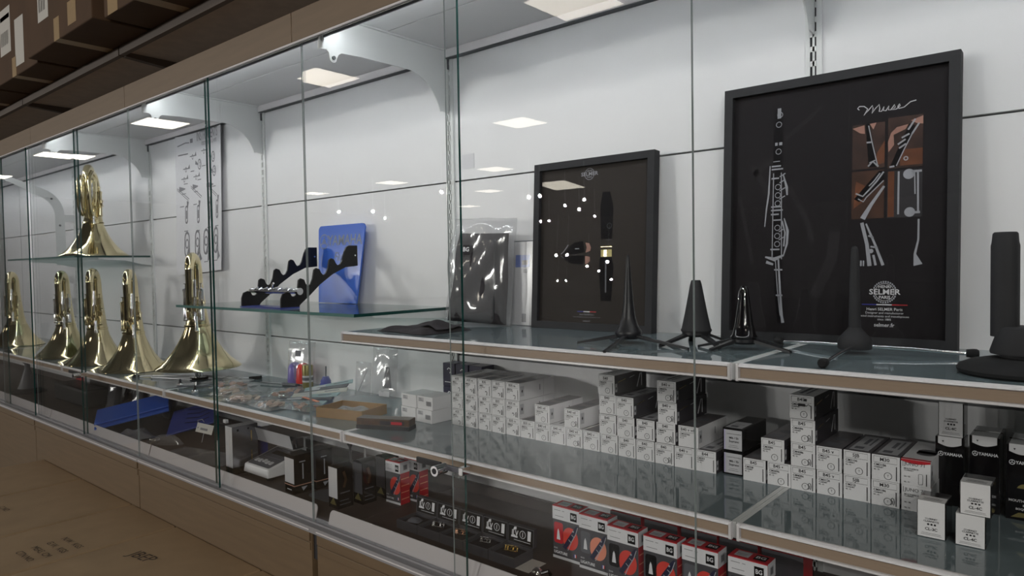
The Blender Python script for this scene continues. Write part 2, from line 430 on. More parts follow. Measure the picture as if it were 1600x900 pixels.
shelf(1, LOW, 'lower glass-topped shelf carrying the tall black boxes with white flaps', 'glass'); shelf(0, LOW, 'lower glass-topped shelf with the long stacked row of white boxes', 'glass')
shelf(-1, LOW, 'lower glass-topped shelf with bags of pads, below the blue flute stand', 'glass'); shelf(-2, LOW, 'lower glass-topped shelf under the two brass horns', 'glass'); shelf(-3, LOW, 'lower glass-topped shelf at the far left under brass horns', 'glass'); shelf(-4, LOW, 'lower glass-topped shelf left of the last upright, mostly cut off', 'glass')
for x, s_ in ((-5, 'beyond the left edge'), (-4, 'at the far left end'), (-3, 'under the black cone stand'), (-2, 'under the blue panel'), (-1, 'under the weighing scale'), (0, 'under the open jewel boxes'), (1, 'at the lower right')):
    t = thing('base_deck', 'dark brown base deck with light grey front lip ' + s_, 'deck', (x + .5, 0, DECK))
    b = B(); b.box(-.499, .499, -.404, -.002, -.02, 0, 'deck_dark'); b.obj('board', t)
    b = B(); b.box(-.499, .499, -.014, -.002, .0, .027, 'deck_dark'); b.obj('back_upstand', t)
    l0, l1 = {-3: (.008, .888), -2: (-.106, .908), -1: (-.085, .905), 0: (-.040, .95), 1: (-.04, .99)}.get(x, (.005, .995)); l0 -= .5; l1 -= .5; r0 = .012 if x in (0, 1) else .001; r1 = .012 if x in (-1, 0) else .001
    b = B(); b.prism([(l0, -.004), (l1, -.004)] + arc(l1 - r1, .026 + .01 - r1, r1, 0, 90, 4) + arc(l0 + r0, .026 + .01 - r0, r0, 90, 180, 4), lambda u, v, w: Vector((u, -.4045 - w - .25 * (.036 - v), v)), .002, 'lip_grey'); b.obj('front_lip', t)
# clear glass shelves
def clear_shelf(x0, x1, y0, z, label):
    t = thing('glass_shelf', label, 'shelf', ((x0 + x1) / 2, 0, z)); h = (x1 - x0) / 2
    b = B(); b.box(-h, h, y0, -.012, -.008, 0, 'glass_shelf')
    b.box(-h, h, y0 - .0006, y0, -.008, 0, 'shelf_edge'); b.box(h, h + .0006, y0, -.012, -.008, 0, 'green_edge'); b.obj('pane', t)
    return t
t = clear_shelf(-.985, .0, -.352, GS, 'clear glass shelf holding the blue flute stand')
for x in (-.98, .0):
    b = B(); b.prism([(-.30, -.0085), (-.003, -.0085), (-.003, -.034), (-.05, -.030), (-.29, -.0125)], lambda u, v, w: Vector((x - t.location.x - .0035 + w, u, v)), .003, 'white_metal'); b.obj('bracket_arm', t)
t = clear_shelf(-2.985, -2.003, -.33, Z0 - .168, 'clear glass shelf holding the upper brass horn at far left')
for x in (-2.006, -2.975):
    b = B(); b.prism([(-.235, -.0085), (-.003, -.0085), (-.003, -.046), (-.05, -.040), (-.12, -.022), (-.235, -.0155)], lambda u, v, w: Vector((x - t.location.x - .0015 + w, u, v)), .003, 'white_metal'); b.obj('bracket_arm', t)

# sliding glass panes
def pane(x0, x1, y, where, rz=0., er='green_edge', el='edge_pale'):
    t = thing('glass_door', 'frameless sliding glass door pane ' + where, 'glass door', ((x0 + x1) / 2, y, DECK + .004), rz); h = (x1 - x0) / 2; H = Z0 + .326 - DECK - .004
    b = B(); b.box(-h, h, -.0025, .0025, 0, H, 'glass'); b.obj('pane', t)
    for x_, m in ((h, er), (-h, el)):
        e_ = .0012 if m == 'edge_pale' else .0026
        b = B(); b.box(x_ - .0003, x_ + .0003, -e_, e_, 0, H, m); b.obj('ground_edge', t)
    return t
YA, YB = -.4300 - .0135 + .0, -.4300 + .0005
pane(-3.25, -2.63, YB, 'at the far left end')
pane(-2.66, -2.20, YA, 'third from the left end', 0)
pane(-2.21, -1.615, YB, 'in front of the upper horn')
pane(-1.62, -1.0915, YA, 'in front of the two left horns on the lower shelf', math.radians(-.6), 'edge_pale', 'green_edge')
pane(-1.0895, -.533, YA, 'in front of the horn chart')
pane(-.585, -.0792, YB, 'in front of the black racks of the flute stand', math.radians(-.6), 'edge_pale', 'green_edge')
pane(-.0778, .456, YB, 'in front of the black pouch, with the lock')
p7 = pane(.434, .9590, YA, 'in front of the small framed poster', 0, 'edge_pale')
pane(.9606, 1.52, YA, 'in front of the large framed poster')

# ================================================================ WHITE MOUTHPIECE BOXES on the lower shelf
_bx = {}
BW, BH, BD = .0415, .0415, .134
def mp_meshes(title, code, icon, top, side):
    k = (title, code, icon, top, side)
    if k in _bx: return _bx[k]
    h = BW / 2
    b = B(); b.box(-h, h, 0, BD, 0, BH, 'box_white', right='box_white' if side == 'w' else 'box_dark', top={'d': 'box_top', 'w': 'box_white', 'l': 'box_top'}[top])
    bm = bmesh.new(); me0 = b.mesh('carton'); bm.from_mesh(me0); bmesh.ops.remove_doubles(bm, verts=bm.verts, dist=1e-6); bm.to_mesh(me0); bm.free()
    p = B()
    fr = XZ(0)
    if title.startswith('JUNO'):
        p.flat(fr, [('t', title, -.001, .034, .0078, .0), ('l', [(-.018, .0385), (-.018, .0295)], .0006), ('t', 'MOUTHPIECE', -.0165, .0262, .0034, .01, {'al': 1}), ('t', 'CLARINET', -.0165, .0235, .003, .01, {'al': 1}),
                    ('t', 'Sib / Bb', -.0165, .0135, .003, .01, {'al': 1}), ('t', '90 - 91', -.0165, .0045, .003, .01, {'al': 1}),
                    ('l', rrect(.004, .003, .010, .020, .002) + [(.004 + .006, .005)], .0005), ('r', .0145, .002, .0158, .021)], 'ink')
        if icon != 'n': p.flat(fr, [('p', [(-h, BH - .0002), (-h, BH - .0035)] + [(-h + 2 * h * i / 10, BH - .0035 - .0032 * math.sin(math.pi * i / 10)) for i in range(1, 10)] + [(h, BH - .0035), (h, BH - .0002)]), ('p', [(-h, 0)] * 0 + [(-.001, .0005), (0, .0005), (0, .0006)])], 'red_print', .0003)
        p.flat(XY(BH), [('r', -h, 0, h, .008)], 'red_print', .0003)
        p.flat(XY(BH), [('c', .006, .05, .014), ('c', .006, .066, .014), ('r', -.008, .05, .020, .066)], 'box_dark', .0003)
    else:
        it = [('l', [(-.0178, .0392), (.0165, .0392), (.0165, .0292), (-.0178, .0292), (-.0178, .0392), (-.0170, .0392)], .0005), ('t', title, -.0015, .0342, .0082, .012), ('t', code, -.0175, .0252, .0053, .015, {'al': 1}),
              ('t', 'CLARINET' if icon != 's' else 'SAXOPHONE', -.0175, .0212, .0031, .02, {'al': 1}), ('t', '90 - 91', -.0175, .0172, .0031, .02, {'al': 1}), ('r', .0152, .0025, .0166, .0255)]
        if 't' in icon: it += [('o', .0035, .0085, .0056, .0008), ('t', 'T', .0035, .0085, .005, .0)]
        if 'h' in icon: it += [('l', [(.0085, .004), (.0095, .010), (.0085, .0135), (.0105, .0155), (.0125, .0145), (.0135, .010), (.0125, .004)], .0011), ('l', [(.0105, .005), (.0112, .011)], .001)]
        if 's' in icon: it += [('l', [(.002, .0105), (.004, .0122), (.0075, .0115), (.0085, .009), (.0075, .006), (.0078, .004)], .0016), ('r', .004, .0030, .009, .0036)]
        if 'S' in icon: it += [('l', [(-.001, .0105), (.001, .0122), (.004, .0115), (.005, .009), (.004, .006)], .0016), ('l', [(.010, .003), (.0095, .012), (.0115, .0155), (.013, .011), (.0125, .003)], .0016)]
        if 'x' in icon: it += [('r', -.006, .0225, .006, .0275), ('l', [(.003, .027), (.008, .0235), (.011, .027), (.015, .024)], .0012), ('r', .004, .0318, .0085, .0365)]
        p.flat(fr, it, 'ink')
        if top == 'd': p.flat(XY(BH), [('p', arc(0, .07, .012, 0, 360, 14)[:-1]), ('r', -.012, .015, .012, .04)], 'ink_grey', .0003)
        if top == 'l':
            p.flat(XY(BH), [('r', -.015, .01, .015, .118)], 'sticker', .0003); p.flat(XY(BH), [('r', -.010, .02, .004, .036), ('r', .006, .05, .009, .11), ('r', -.004, .055, .002, .10)], 'ink_grey', .0005)
        if top == 'w': p.flat(XY(BH), [('r', -.012, .02, -.006, .11), ('r', .0, .02, .003, .09)], 'ink_grey', .0003)
    if side == 'w':
        p.flat(YZ(h), [('r', .003, .010, .017, .034)], 'sticker', .0003); p.flat(YZ(h), [('p', [(.007, .022), (.010, .027), (.013, .022), (.010, .017)])], 'ink', .0005)
        p.flat(YZ(h), [('r', .076, .016, .079, .03), ('r', .092, .001, .0925, .040)], 'ink_grey', .0003)
    else:
        p.flat(YZ(h), [('r', .002, .006, .010, .024)], 'sticker', .0003); p.flat(YZ(h), [('p', [(.0035, .014), (.006, .018), (.0085, .014), (.006, .010)])], 'ink', .0005)
        p.flat(YZ(h), [('l', [(.014, .026), (.044, .030)], .0012)], 'gold', .0003)
        p.flat(YZ(h), [('l', [(.092, .006), (.106, .034), (.112, .034), (.112, .006)], .004), ('l', [(.060, .030), (.082, .033)], .001)], 'white_print', .0003)
    _bx[k] = (me0, p.mesh('lettering'))
    return _bx[k]
def mp_box(x, lvl, title, code, icon, top='d', side='d', where='', y=-.172, dz=0.):
    m0, m1 = mp_meshes(title, code, icon, top, side)
    t = thing('mouthpiece_box', '', 'box', (x + BW / 2 + random.uniform(-.0004, .0004), y + random.uniform(-.0015, .0015), LOW + lvl * (BH + .0006) + .0002), random.uniform(-.008, .008), 'white mouthpiece boxes on the lower shelf')
    t['label'] = 'small white printed box, ' + where
    a = bpy.data.objects.new('carton', m0); C.objects.link(a); a.parent = t
    c = bpy.data.objects.new('lettering', m1); C.objects.link(c); c.parent = t
    return t
EX = [.160, .2065, .253, .298, .3425, .387, .432, .476, .5205, .565, .610, .655, .698, .741, .785, .829]
rn = ['bottom row', 'second row up', 'third row up', 'topmost of its stack']
od = ['first', 'second', 'third', 'fourth', 'fifth', 'sixth', 'seventh', 'eighth', 'ninth', 'tenth', 'eleventh', 'twelfth', 'thirteenth', 'fourteenth', 'fifteenth', 'sixteenth']
L5 = [('A35', 'SM815', 's'), ('A35 m', 'SM8156', 'S'), ('B35', 'SM801', 's'), ('B35', 'SM8016', 'S'), ('B35 m', 'SM8026', 'S')]
for lv in range(3):
    for i in range(5):
        ti, co, ic = L5[i]
        if lv == 2: ic = {0: 's', 1: 'S', 2: 's', 3: 'S', 4: 's'}[i]
        mp_box(EX[i], lv, ti, co, ic, ['w', 'd', 'd', 'w', 'd'][i] if lv == 2 else 'd', 'w', '%s of the left block of fifteen, %s from left' % (['bottom row', 'middle row', 'top row'][lv], od[i]))
mp_box(EX[5], 0, 'B35 m', 'SM8026', 's', 'd', 'w', 'bottom row, just right of the left block')
mp_box(EX[6], 0, 'B40 vd', 'CM30766', 't', 'd', 'w', 'bottom row, under the first single box lying on top')
mp_box(EX[7], 0, 'B40 vd', 'CM30766', '', 'w', 'w', 'bottom row, blank below, left of the second single box')
mp_box(EX[8], 0, 'B40 vd', 'CM40766', 'th', 'd', 'w', 'bottom row, under the second single box lying on top')
mp_box(EX[9], 0, 'B40 v', 'CM4076', 't', 'd', 'w', 'bottom row, left of the left tall stack of four')
mp_box(EX[6] - .001, 1, 'B40 vd', 'CM30766', 't', 'd', 'w', 'lying alone on the bottom row, left one of two')
mp_box(EX[8] - .006, 1, 'B40 vd', 'CM40766', 'th', 'd', 'w', 'lying alone on the bottom row, right one of two')
wn = ['bottom', 'second from bottom', 'third from bottom', 'top']
for lv in range(4): mp_box(EX[10] - .0015 * lv, lv, 'B40', 'CM3076', 't', 'w' if lv == 3 else 'd', 'd', '%s of the left tall stack of four' % wn[lv])
for lv in range(3): mp_box(EX[11] - .002 * lv, lv, 'B40', 'CM3076', 't', 'l' if lv == 2 else 'd', 'd', '%s in the stack of three' % wn[lv])
for lv in range(2): mp_box(EX[12], lv, 'B40', 'CM4076', 't', 'l', 'd', '%s in the stack of two beside the stack of three' % ['lower', 'upper'][lv])
for lv in range(4): mp_box(EX[13] + (0, .003, .008, .006)[lv], lv, 'B40 v' if lv > 1 else 'B40', 'CM4076', 'th', 'w' if lv == 3 else 'd', 'd', '%s of second stack of four, under cone stand' % wn[lv])
mp_box(EX[14], 0, 'B40 v', 'CM307', '', 'd', 'w', 'bottom row, right of the second tall stack')
mp_box(EX[14] + .008, 1, 'B40 v vd', 'CM30766', '', 'd', 'w', 'lying alone right of the second tall stack')
mp_box(EX[15], 0, 'B44', 'CM303', '', 'l', 'd', 'bottom row, left of the two black and lilac boxes')
RX = [.9245, .9685, 1.0115, 1.0545, 1.0985, 1.142, 1.1855]
mp_box(RX[0], 0, 'B45', 'CM308', '', 'd', 'd', 'bottom row, right of the black and lilac boxes')
mp_box(RX[1], 0, 'B45 •', 'CM3096', 't', 'd', 'd', 'bottom row, left of the third tall stack')
mp_box(.958, 1, 'B45', 'CM3086', 't', 'd', 'd', 'bridging two boxes left of the third tall stack')
for lv in range(4):
    mp_box(RX[2] - .002 * (lv == 3), lv, 'B45', 'CM4086' if lv < 3 else 'CM3086', 'th' if lv < 3 else 'tx', 'w' if lv == 3 else 'd', 'd', ('%s of the third tall stack of four' % wn[lv]) + (', crossed out by pen' if lv == 3 else ''))
for k, (ti, c2, i2, tp) in enumerate((('B45 v', ('CM3126', 'CM3126'), ('t', 't'), 'd'), ('5JB', ('CM310', 'CM3106'), ('', 't'), 'l'), ('M30', ('CM4186', 'CM3186'), ('th', 't'), 'l'), ('JUNO 71', ('', ''), ('n', ''), 'w'))):
    for lv in range(2): mp_box(RX[3 + k], lv, ti, c2[lv], i2[lv], tp, 'd' if k < 3 else 'w', '%s of the %s right of the third tall stack' % (['lower', 'upper'][lv], ['first pair', 'second pair', 'third pair', 'last pair'][k]))
# black boxes with lilac labels
for lv in range(2):
    t = thing('reed_box', ('upper' if lv else 'lower') + ' black box with lilac label between the white boxes', 'box', (.8975, -.158, LOW + lv * .0445 + .0002), .0, 'black and lilac boxes on the lower shelf')
    b = B(); b.box(-.0195, .0195, 0, .12, 0, .0442, 'black_gloss'); b.obj('carton', t, bevel=.0008)
    b = B(); b.flat(XZ(0), [('r', -.0165, .003, .0185, .041)], 'sticker', .0003); b.flat(XZ(0), [('r', -.0165, .003, -.0135, .041)], 'lilac', .0005)
    b.flat(XZ(0), [('t', 'Mib / Eb', .003, .026, .0055, .02), ('t', 'Soprano' if not lv else 'Soprano', .003, .0195, .0058, .02), ('t', 'CLARINET MOUTHPIECE', .003, .0335, .0026), ('r', -.008, .008, .012, .0086), ('r', -.006, .0115, .010, .012)], 'ink', .0007)
    b.flat(XY(.0442), [('r', -.016, .004, .016, .06)], 'sticker', .0003); b.flat(XY(.0442), [('r', -.010, .012, .004, .026), ('r', -.010, .034, .010, .036)], 'ink_grey', .0005); b.obj('label_sticker', t)
# plain white boxes, pairs, at the left
for i, (x, lv) in enumerate(((.0275, 0), (.0895, 0), (.0275, 1), (.0895, 1))):
    t = thing('carton_box', 'small white box, %s of the block of four beside the cardboard tray' % ['lower left', 'lower right', 'upper left', 'upper right'][i], 'box', (x, -.205 + .003 * lv, LOW + lv * .034 + .0002), .02 * lv - .05, 'four small white boxes')
    b = B(); b.box(-.030, .030, 0, .075, 0, .0335, 'box_white'); b.obj('carton', t, bevel=.0008)
    b = B(); b.flat(XZ(0), [('r', -.025, .019, -.004, .030)], 'sticker', .0003); b.flat(XZ(0), [('r', -.022, .0262, -.012, .0278), ('r', -.022, .0215, -.006, .0225), ('r', -.022, .0235, -.010, .0243)] + ([('r', .006 + .0022 * k, .010, .0072 + .0022 * k, .022) for k in range(9)] if i in (1, 3) else []), 'ink_grey', .0006); b.obj('label_sticker', t)
# navy boxes at the back
for i in range(3):
    for lv in range(2):
        t = thing('navy_box', '%s navy box in the back row behind the white boxes, %s from left' % (['lower', 'upper'][lv], od[i]), 'box', (.030 + .0515 * i, -.055, LOW + .0665 * lv + .0002), 0, 'navy boxes behind the white boxes')
        b = B(); b.box(-.0235, .0235, 0, .05, 0, .066, 'navy_print'); b.obj('carton', t, bevel=.0008)
        b = B(); b.flat(XZ(0), [('l', [(-.006, .048), (.0, .053), (.007, .050), (.008, .044), (.004, .038)], .003), ('r', -.016, .012, .012, .014)], 'white_print'); b.obj('lettering', t)
# clarinet mouthpieces in white-sleeved black boxes
def cl_box(x, y, z, title, label, h=.045, w_=.037, d=.05, rz=0.):
    t = thing('sleeved_box', label, 'box', (x, y, z + .0002), rz, 'black boxes with white sleeves')
    b = B(); b.box(-w_ / 2, w_ / 2, 0, d, 0, h, 'black_gloss'); b.obj('carton', t, bevel=.001)
    b = B(); b.box(-w_ / 2 + .0012, w_ / 2 - .0016, -.0008, .0, .0008, h + .0006, 'box_white'); b.box(-w_ / 2 + .0012, w_ / 2 - .0016, -.0008, .022, h, h + .0007, 'box_white'); b.obj('sleeve', t)
    b = B(); b.flat(XZ(-.0008), [('t', 'CLARINET', 0, h * .52, .0034, .01), ('t', 'CLARINETTE', 0, h * .45, .0034, .01), ('t', title, 0, h * .24, .0058, .02), ('t', '單簧管', 0, -1, .003)][:3] + [('r', -.005 + .0042 * k, h * .345, -.0025 + .0042 * k, h * .395) for k in range(3)] + [('r', -.012, h * .12, .012, h * .128), ('r', -.013, h * .08, .013, h * .088)], 'ink')
    b.flat(XY(h + .0007), [('r', -.012, .004, .012, .0055), ('r', -.010, .008, .013, .0095), ('r', -.012, .012, .008, .0135)], 'ink_grey', .0003); b.obj('lettering', t)
    return t
cl_box(1.2455, -.277, LOW, 'CL-3C', 'black box with white sleeve standing alone left of the white-sleeved pair', .0535)
cl_box(1.2935, -.280, LOW, 'CL-4C', 'white-sleeved black box, lower of the front pair')
cl_box(1.2995, -.281, LOW + .0455, 'CL-4C', 'white-sleeved black box, upper of the front pair', .0455, .0375)
def yam(x, y, label, h=.114, lower=False):
    t = thing('mouthpiece_box', label, 'box', (x, y, LOW + .0002), 0, 'tall black boxes with white flaps')
    b = B(); b.box(-.0205, .0205, 0, .040, 0, h, 'black_gloss'); b.obj('carton', t, bevel=.001)
    b = B(); b.flat(XZ(0), [('p', [(-.0165, h + .0), (-.0165, h - .011)] + [(-.0165 + .033 * k / 8, h - .011 - .0045 * math.sin(math.pi * k / 8)) for k in range(1, 8)] + [(.0165, h - .011), (.0165, h)])], 'box_white', .0004)
    b.box(-.0165, .0165, -.0004, .036, h, h + .0005, 'box_white'); b.flat(XZ(0), [('p', [(-.011, h - .006), (-.008, h - .006), (-.0095, h - .009)])], 'ink', .0008); b.obj('flap', t)
    b = B(); b.flat(XZ(0), [('o', -.0125, h - .028, .0036, .0008), ('l', [(-.0125, h - .028), (-.0125, h - .0247)], .0008), ('l', [(-.0125, h - .028), (-.0154, h - .0297)], .0008), ('l', [(-.0125, h - .028), (-.0096, h - .0297)], .0008), ('t', 'YAMAHA', .005, h - .028, .0068, .02, {'sx': .92})], 'white_print')
    if lower: b.flat(XZ(0), [('t', 'MOUTHPIECE', 0, .030, .0055, .01), ('t', 'BEC', .005, .0235, .0045, .01), ('t', 'BOQUILLA', .003, .0175, .0045, .01)], 'white_print'); b.flat(XZ(0), [('p', arc(.004, .046, .011, 20, 160, 8)), ('p', [(-.014, .004), (.016, .006), (.017, .012), (-.004, .012)])], 'olive_gold', .0003)
    b.obj('lettering', t)
    return t
yam(1.2425, -.105, 'tall black box with white flap and a second box standing on it', .112)
cl_box(1.2440, -.104, LOW + .1128, 'CL-4C', 'white-sleeved black box standing on top of a tall box', .056, .036, .04)
yam(1.2905, -.110, 'front tall black box with white flap in the middle row behind the white-sleeved pair', .121)
yam(1.2905, -.066, 'second tall black box from the front in the middle row', .121); yam(1.2905, -.0225 - .02, 'rearmost tall black box in the middle row', .121) if False else None
yam(1.3395, -.118, 'front tall black box with brass picture at the right edge', .117, True)
yam(1.3395, -.070, 'tall black box behind the one with brass picture', .117)

# ================================================================ FRAMED POSTERS
def framed(x, w_, h_, label, fw, sheet='poster_black'):
    t = thing('framed_poster', label, 'poster', (x, -.062, UP + .0003), rot=(-math.radians(3.2), 0, 0))
    for nm, poly in (('frame_rail', [(0, 0), (w_, 0), (w_ - fw, fw), (fw, fw)]), ('frame_rail', [(w_, 0), (w_, h_), (w_ - fw, h_ - fw), (w_ - fw, fw)]), ('frame_rail', [(w_, h_), (0, h_), (fw, h_ - fw), (w_ - fw, h_ - fw)]), ('frame_rail', [(0, h_), (0, 0), (fw, fw), (fw, h_ - fw)])):
        b = B(); b.prism(poly, lambda u, v, w: Vector((u, w, v)), .024, 'black_matt'); b.obj(nm, t)
    b = B(); b.box(fw - .003, w_ - fw + .003, .011, .014, fw - .003, h_ - fw + .003, sheet); bp = b.obj('poster_sheet', t)
    b = B(); b.box(fw, w_ - fw, .006, .008, fw, h_ - fw, 'poster_glass'); b.obj('glazing', t)
    return t, bp
t, sheet = framed(.833, .413, .507, 'large black framed poster showing a silver-keyed clarinet and four small photos', .017)
fr = XZ(.011)
b = B()
for pts, wd in (([(.055, .35), (.085, .30), (.105, .27)], .012), ([(.13, .30), (.165, .23), (.175, .19)], .010), ([(.03, .29), (.05, .20), (.06, .15)], .008), ([(.12, .395), (.16, .425), (.19, .45)], .009), ([(.06, .33), (.10, .36)], .012), ([(.18, .09), (.21, .16), (.215, .21)], .02)):
    b.flat(fr, [('l', pts, wd)], 'poster_beam', .0002)
b.obj('light_beam', t)
b = B()                                                     # printed clarinet
x0 = .107
b.flat(fr, [('p', [(x0 - .007, .455), (x0 + .006, .457), (x0 + .009, .42), (x0 + .0085, .25), (x0 + .012, .09), (x0 + .017, .035), (x0 + .004, .035), (x0 - .003, .10), (x0 - .0085, .25), (x0 - .009, .42)])], 'print_black', .0003)
it = [('r', x0 - .002, .437, x0 + .005, .457), ('o', x0 + .003, .444, .005, .0015), ('r', x0 - .006, .384, x0 - .001, .390), ('r', x0 + .002, .384, x0 + .008, .390), ('r', x0 - .009, .352, x0 + .004, .3535), ('r', x0 - .007, .236, x0 + .010, .2385),
      ('l', [(x0 - .015, .345), (x0 - .017, .29), (x0 - .021, .26), (x0 - .024, .225)], [.002, .0035, .003, .002]), ('l', [(x0 + .011, .325), (x0 + .018, .30), (x0 + .019, .285)], [.002, .005, .003]), ('l', [(x0 - .008, .33), (x0 - .0085, .16)], .0018), ('l', [(x0 + .007, .33), (x0 + .010, .16)], .0018),
      ('l', [(x0 + .004, .16), (x0 + .008, .10), (x0 + .012, .05), (x0 + .0145, .036)], [.003, .004, .005, .006]), ('l', [(x0 - .002, .16), (x0 + .003, .10), (x0 + .009, .05)], .0016),
      ('l', [(x0 + .014, .24), (x0 + .021, .215), (x0 + .020, .19), (x0 + .013, .165)], [.002, .005, .004, .002]), ('l', [(x0 + .010, .235), (x0 + .016, .212), (x0 + .014, .185)], .003),
      ('l', [(x0 - .022, .165), (x0 - .004, .160), (x0 + .014, .168)], [.003, .008, .003]), ('l', [(x0 - .020, .155), (x0 - .006, .150)], [.006, .004]), ('r', x0 - .004, .138, x0 + .012, .141), ('r', x0 + .000, .088, x0 + .013, .091)]
for v in (.425, .372, .302, .286, .270, .222, .206, .190): it += [('o', x0 + .001, v, .0052, .0014)]
for v in (.342, .336, .318, .262, .255, .247, .178): it += [('r', x0 - .012, v, x0 + .002 + (v * 977 % 10) * .001, v + .003)]
for v in (.322, .310, .294, .278, .214, .198): it += [('l', [(x0 + .004, v), (x0 + .015, v + .006)], .002)]
b.flat(fr, it, 'poster_silver', .0005); b.obj('clarinet_print', t)
b = B()                                                     # four photographs
P1, P2, P3, P4, P5 = (.243, .322, .297, .404), (.302, .318, .357, .409), (.243, .231, .297, .318), (.302, .230, .357, .314), (.257, .143, .300, .226)
def clip(poly, r):
    x0_, y0_, x1_, y1_ = r
    return [(min(max(u, x0_), x1_), min(max(v, y0_), y1_)) for u, v in poly]
def gl(r, items, m, e):
    for it in items:
        if it[0] == 'p': it = ('p', clip(it[1], r))
        b.flat(fr, [it], m, e)
for r, m in ((P1, 'photo_dark'), (P2, 'photo_dark'), (P3, 'photo_brown'), (P4, 'poster_grey'), (P5, 'poster_black')): b.flat(fr, [('r',) + r], m, .0003)
b.flat(fr, [('p', [(.280, .326), (.297, .33), (.297, .37), (.285, .35)]), ('r', .322, .322, .357, .35), ('p', [(.246, .25), (.262, .262), (.268, .29), (.25, .30)]), ('r', .303, .232, .313, .313)], 'photo_orange', .0004)
b.flat(fr, [('p', [(.243, .398), (.263, .402), (.264, .386), (.256, .388)]), ('p', [(.272, .403), (.283, .404), (.278, .392)]), ('p', [(.303, .348), (.312, .36), (.311, .378), (.330, .386), (.334, .394), (.316, .391), (.307, .382), (.302, .366)]), ('p', [(.338, .400), (.357, .406), (.357, .392), (.347, .394)])], 'skin_print', .0005)
b.flat(fr, [('p', [(.265, .404), (.271, .404), (.287, .324), (.271, .324)]), ('p', [(.305, .32), (.316, .32), (.345, .39), (.336, .395)]), ('p', [(.247, .268), (.256, .262), (.297, .30), (.297, .316), (.288, .316)])], 'print_black', .0006)
it = [('l', [(.270, .40), (.277, .365), (.286, .325)], .0018), ('r', .267, .368, .275, .371), ('l', [(.270, .326), (.278, .334), (.287, .324)], .003), ('l', [(.272, .332), (.282, .336)], .002),
      ('l', [(.316, .322), (.328, .35), (.341, .378)], .0018), ('l', [(.318, .360), (.330, .368)], .003), ('l', [(.320, .353), (.331, .360)], .003), ('l', [(.324, .371), (.336, .377)], .003), ('o', .331, .334, .003, .002), ('l', [(.334, .384), (.345, .402)], .003), ('l', [(.340, .376), (.351, .394)], .003), ('l', [(.305, .321), (.313, .322)], .003),
      ('l', [(.250, .278), (.262, .272), (.273, .284), (.285, .298), (.296, .314)], .0028), ('l', [(.254, .268), (.263, .262), (.268, .270), (.280, .282), (.296, .298)], .002), ('l', [(.262, .231), (.276, .256), (.297, .288)], [.009, .006, .004]), ('l', [(.272, .29), (.280, .298), (.290, .312)], .002),
      ('c', .336, .306, .009), ('c', .338, .239, .0085), ('l', [(.350, .311), (.3505, .275), (.351, .238)], .003), ('l', [(.345, .308), (.346, .270)], .002), ('r', .340, .236, .354, .240), ('r', .340, .308, .356, .312), ('l', [(.320, .312), (.320, .236)], .003),
      ('l', [(.261, .224), (.270, .185), (.275, .145)], [.006, .006, .007]), ('l', [(.268, .222), (.283, .185), (.297, .146)], [.003, .004, .005]), ('l', [(.272, .200), (.281, .196)], .003), ('l', [(.276, .180), (.288, .178)], .003), ('l', [(.281, .165), (.285, .146)], .004), ('r', .259, .145, .262, .155), ('r', .2635, .145, .266, .155), ('c', .277, .172, .004)]
b.flat(fr, it, 'poster_silver', .0007)
b.flat(fr, [('l', [(.352, .226), (.352, .19), (.347, .165), (.352, .146)], [.003, .003, .004, .014])], 'poster_silver', .0004)
b.obj('photo_print', t)
b = B()
b.flat(fr, [('l', [(.254, .431), (.251, .434), (.254, .4375), (.262, .4365), (.268, .431), (.262, .420), (.269, .428), (.276, .436), (.277, .430), (.275, .422), (.281, .430), (.287, .436), (.288, .428), (.287, .4235), (.291, .423), (.295, .431), (.294, .424), (.298, .423), (.303, .431), (.302, .424), (.306, .4235), (.312, .432), (.313, .427), (.308, .4235), (.315, .4235), (.321, .429), (.320, .432), (.317, .428), (.319, .424), (.327, .425), (.337, .433), (.346, .4345)], .0016),
            ], 'white_print', .0006)
for a in range(0, 360, 12):
    if abs(math.sin(math.radians(a))) > .25: b.flat(fr, [('r', .3 + .0185 * math.cos(math.radians(a)) - .0012, .098 + .0185 * math.sin(math.radians(a)) - .0016, .3 + .0185 * math.cos(math.radians(a)) + .0012, .098 + .0185 * math.sin(math.radians(a)) + .0016)], 'poster_silver', .0006)
b.flat(fr, [('o', .3, .098, .0155, .0007), ('t', 'HENRI', .3, .1075, .0072, .02), ('t', 'SELMER', .3, .098, .0135, .02, {'sx': 1.12}), ('t', 'PARIS', .3, .0885, .0075, .02)], 'white_print', .0007)
b.flat(fr, [('t', 'Henri SELMER Paris', .3, .0672, .0072, .01), ('t', 'Designer and manufacturer', .3, .0607, .0056), ('t', 'wind instruments and mouthpieces', .3, .0548, .0056), ('t', 'since 1885', .3, .0490, .0052), ('t', 'selmer.fr', .3, .0390, .0092, .01)], 'white_print', .0006)
b.flat(fr, [('r', .287, .0745, .312, .0765)], 'white_print', .0006); b.flat(fr, [('r', .263, .0745, .287, .0765)], 'flag_blue', .0006); b.flat(fr, [('r', .312, .0745, .337, .0765)], 'flag_red', .0006)
b.obj('lettering', t)

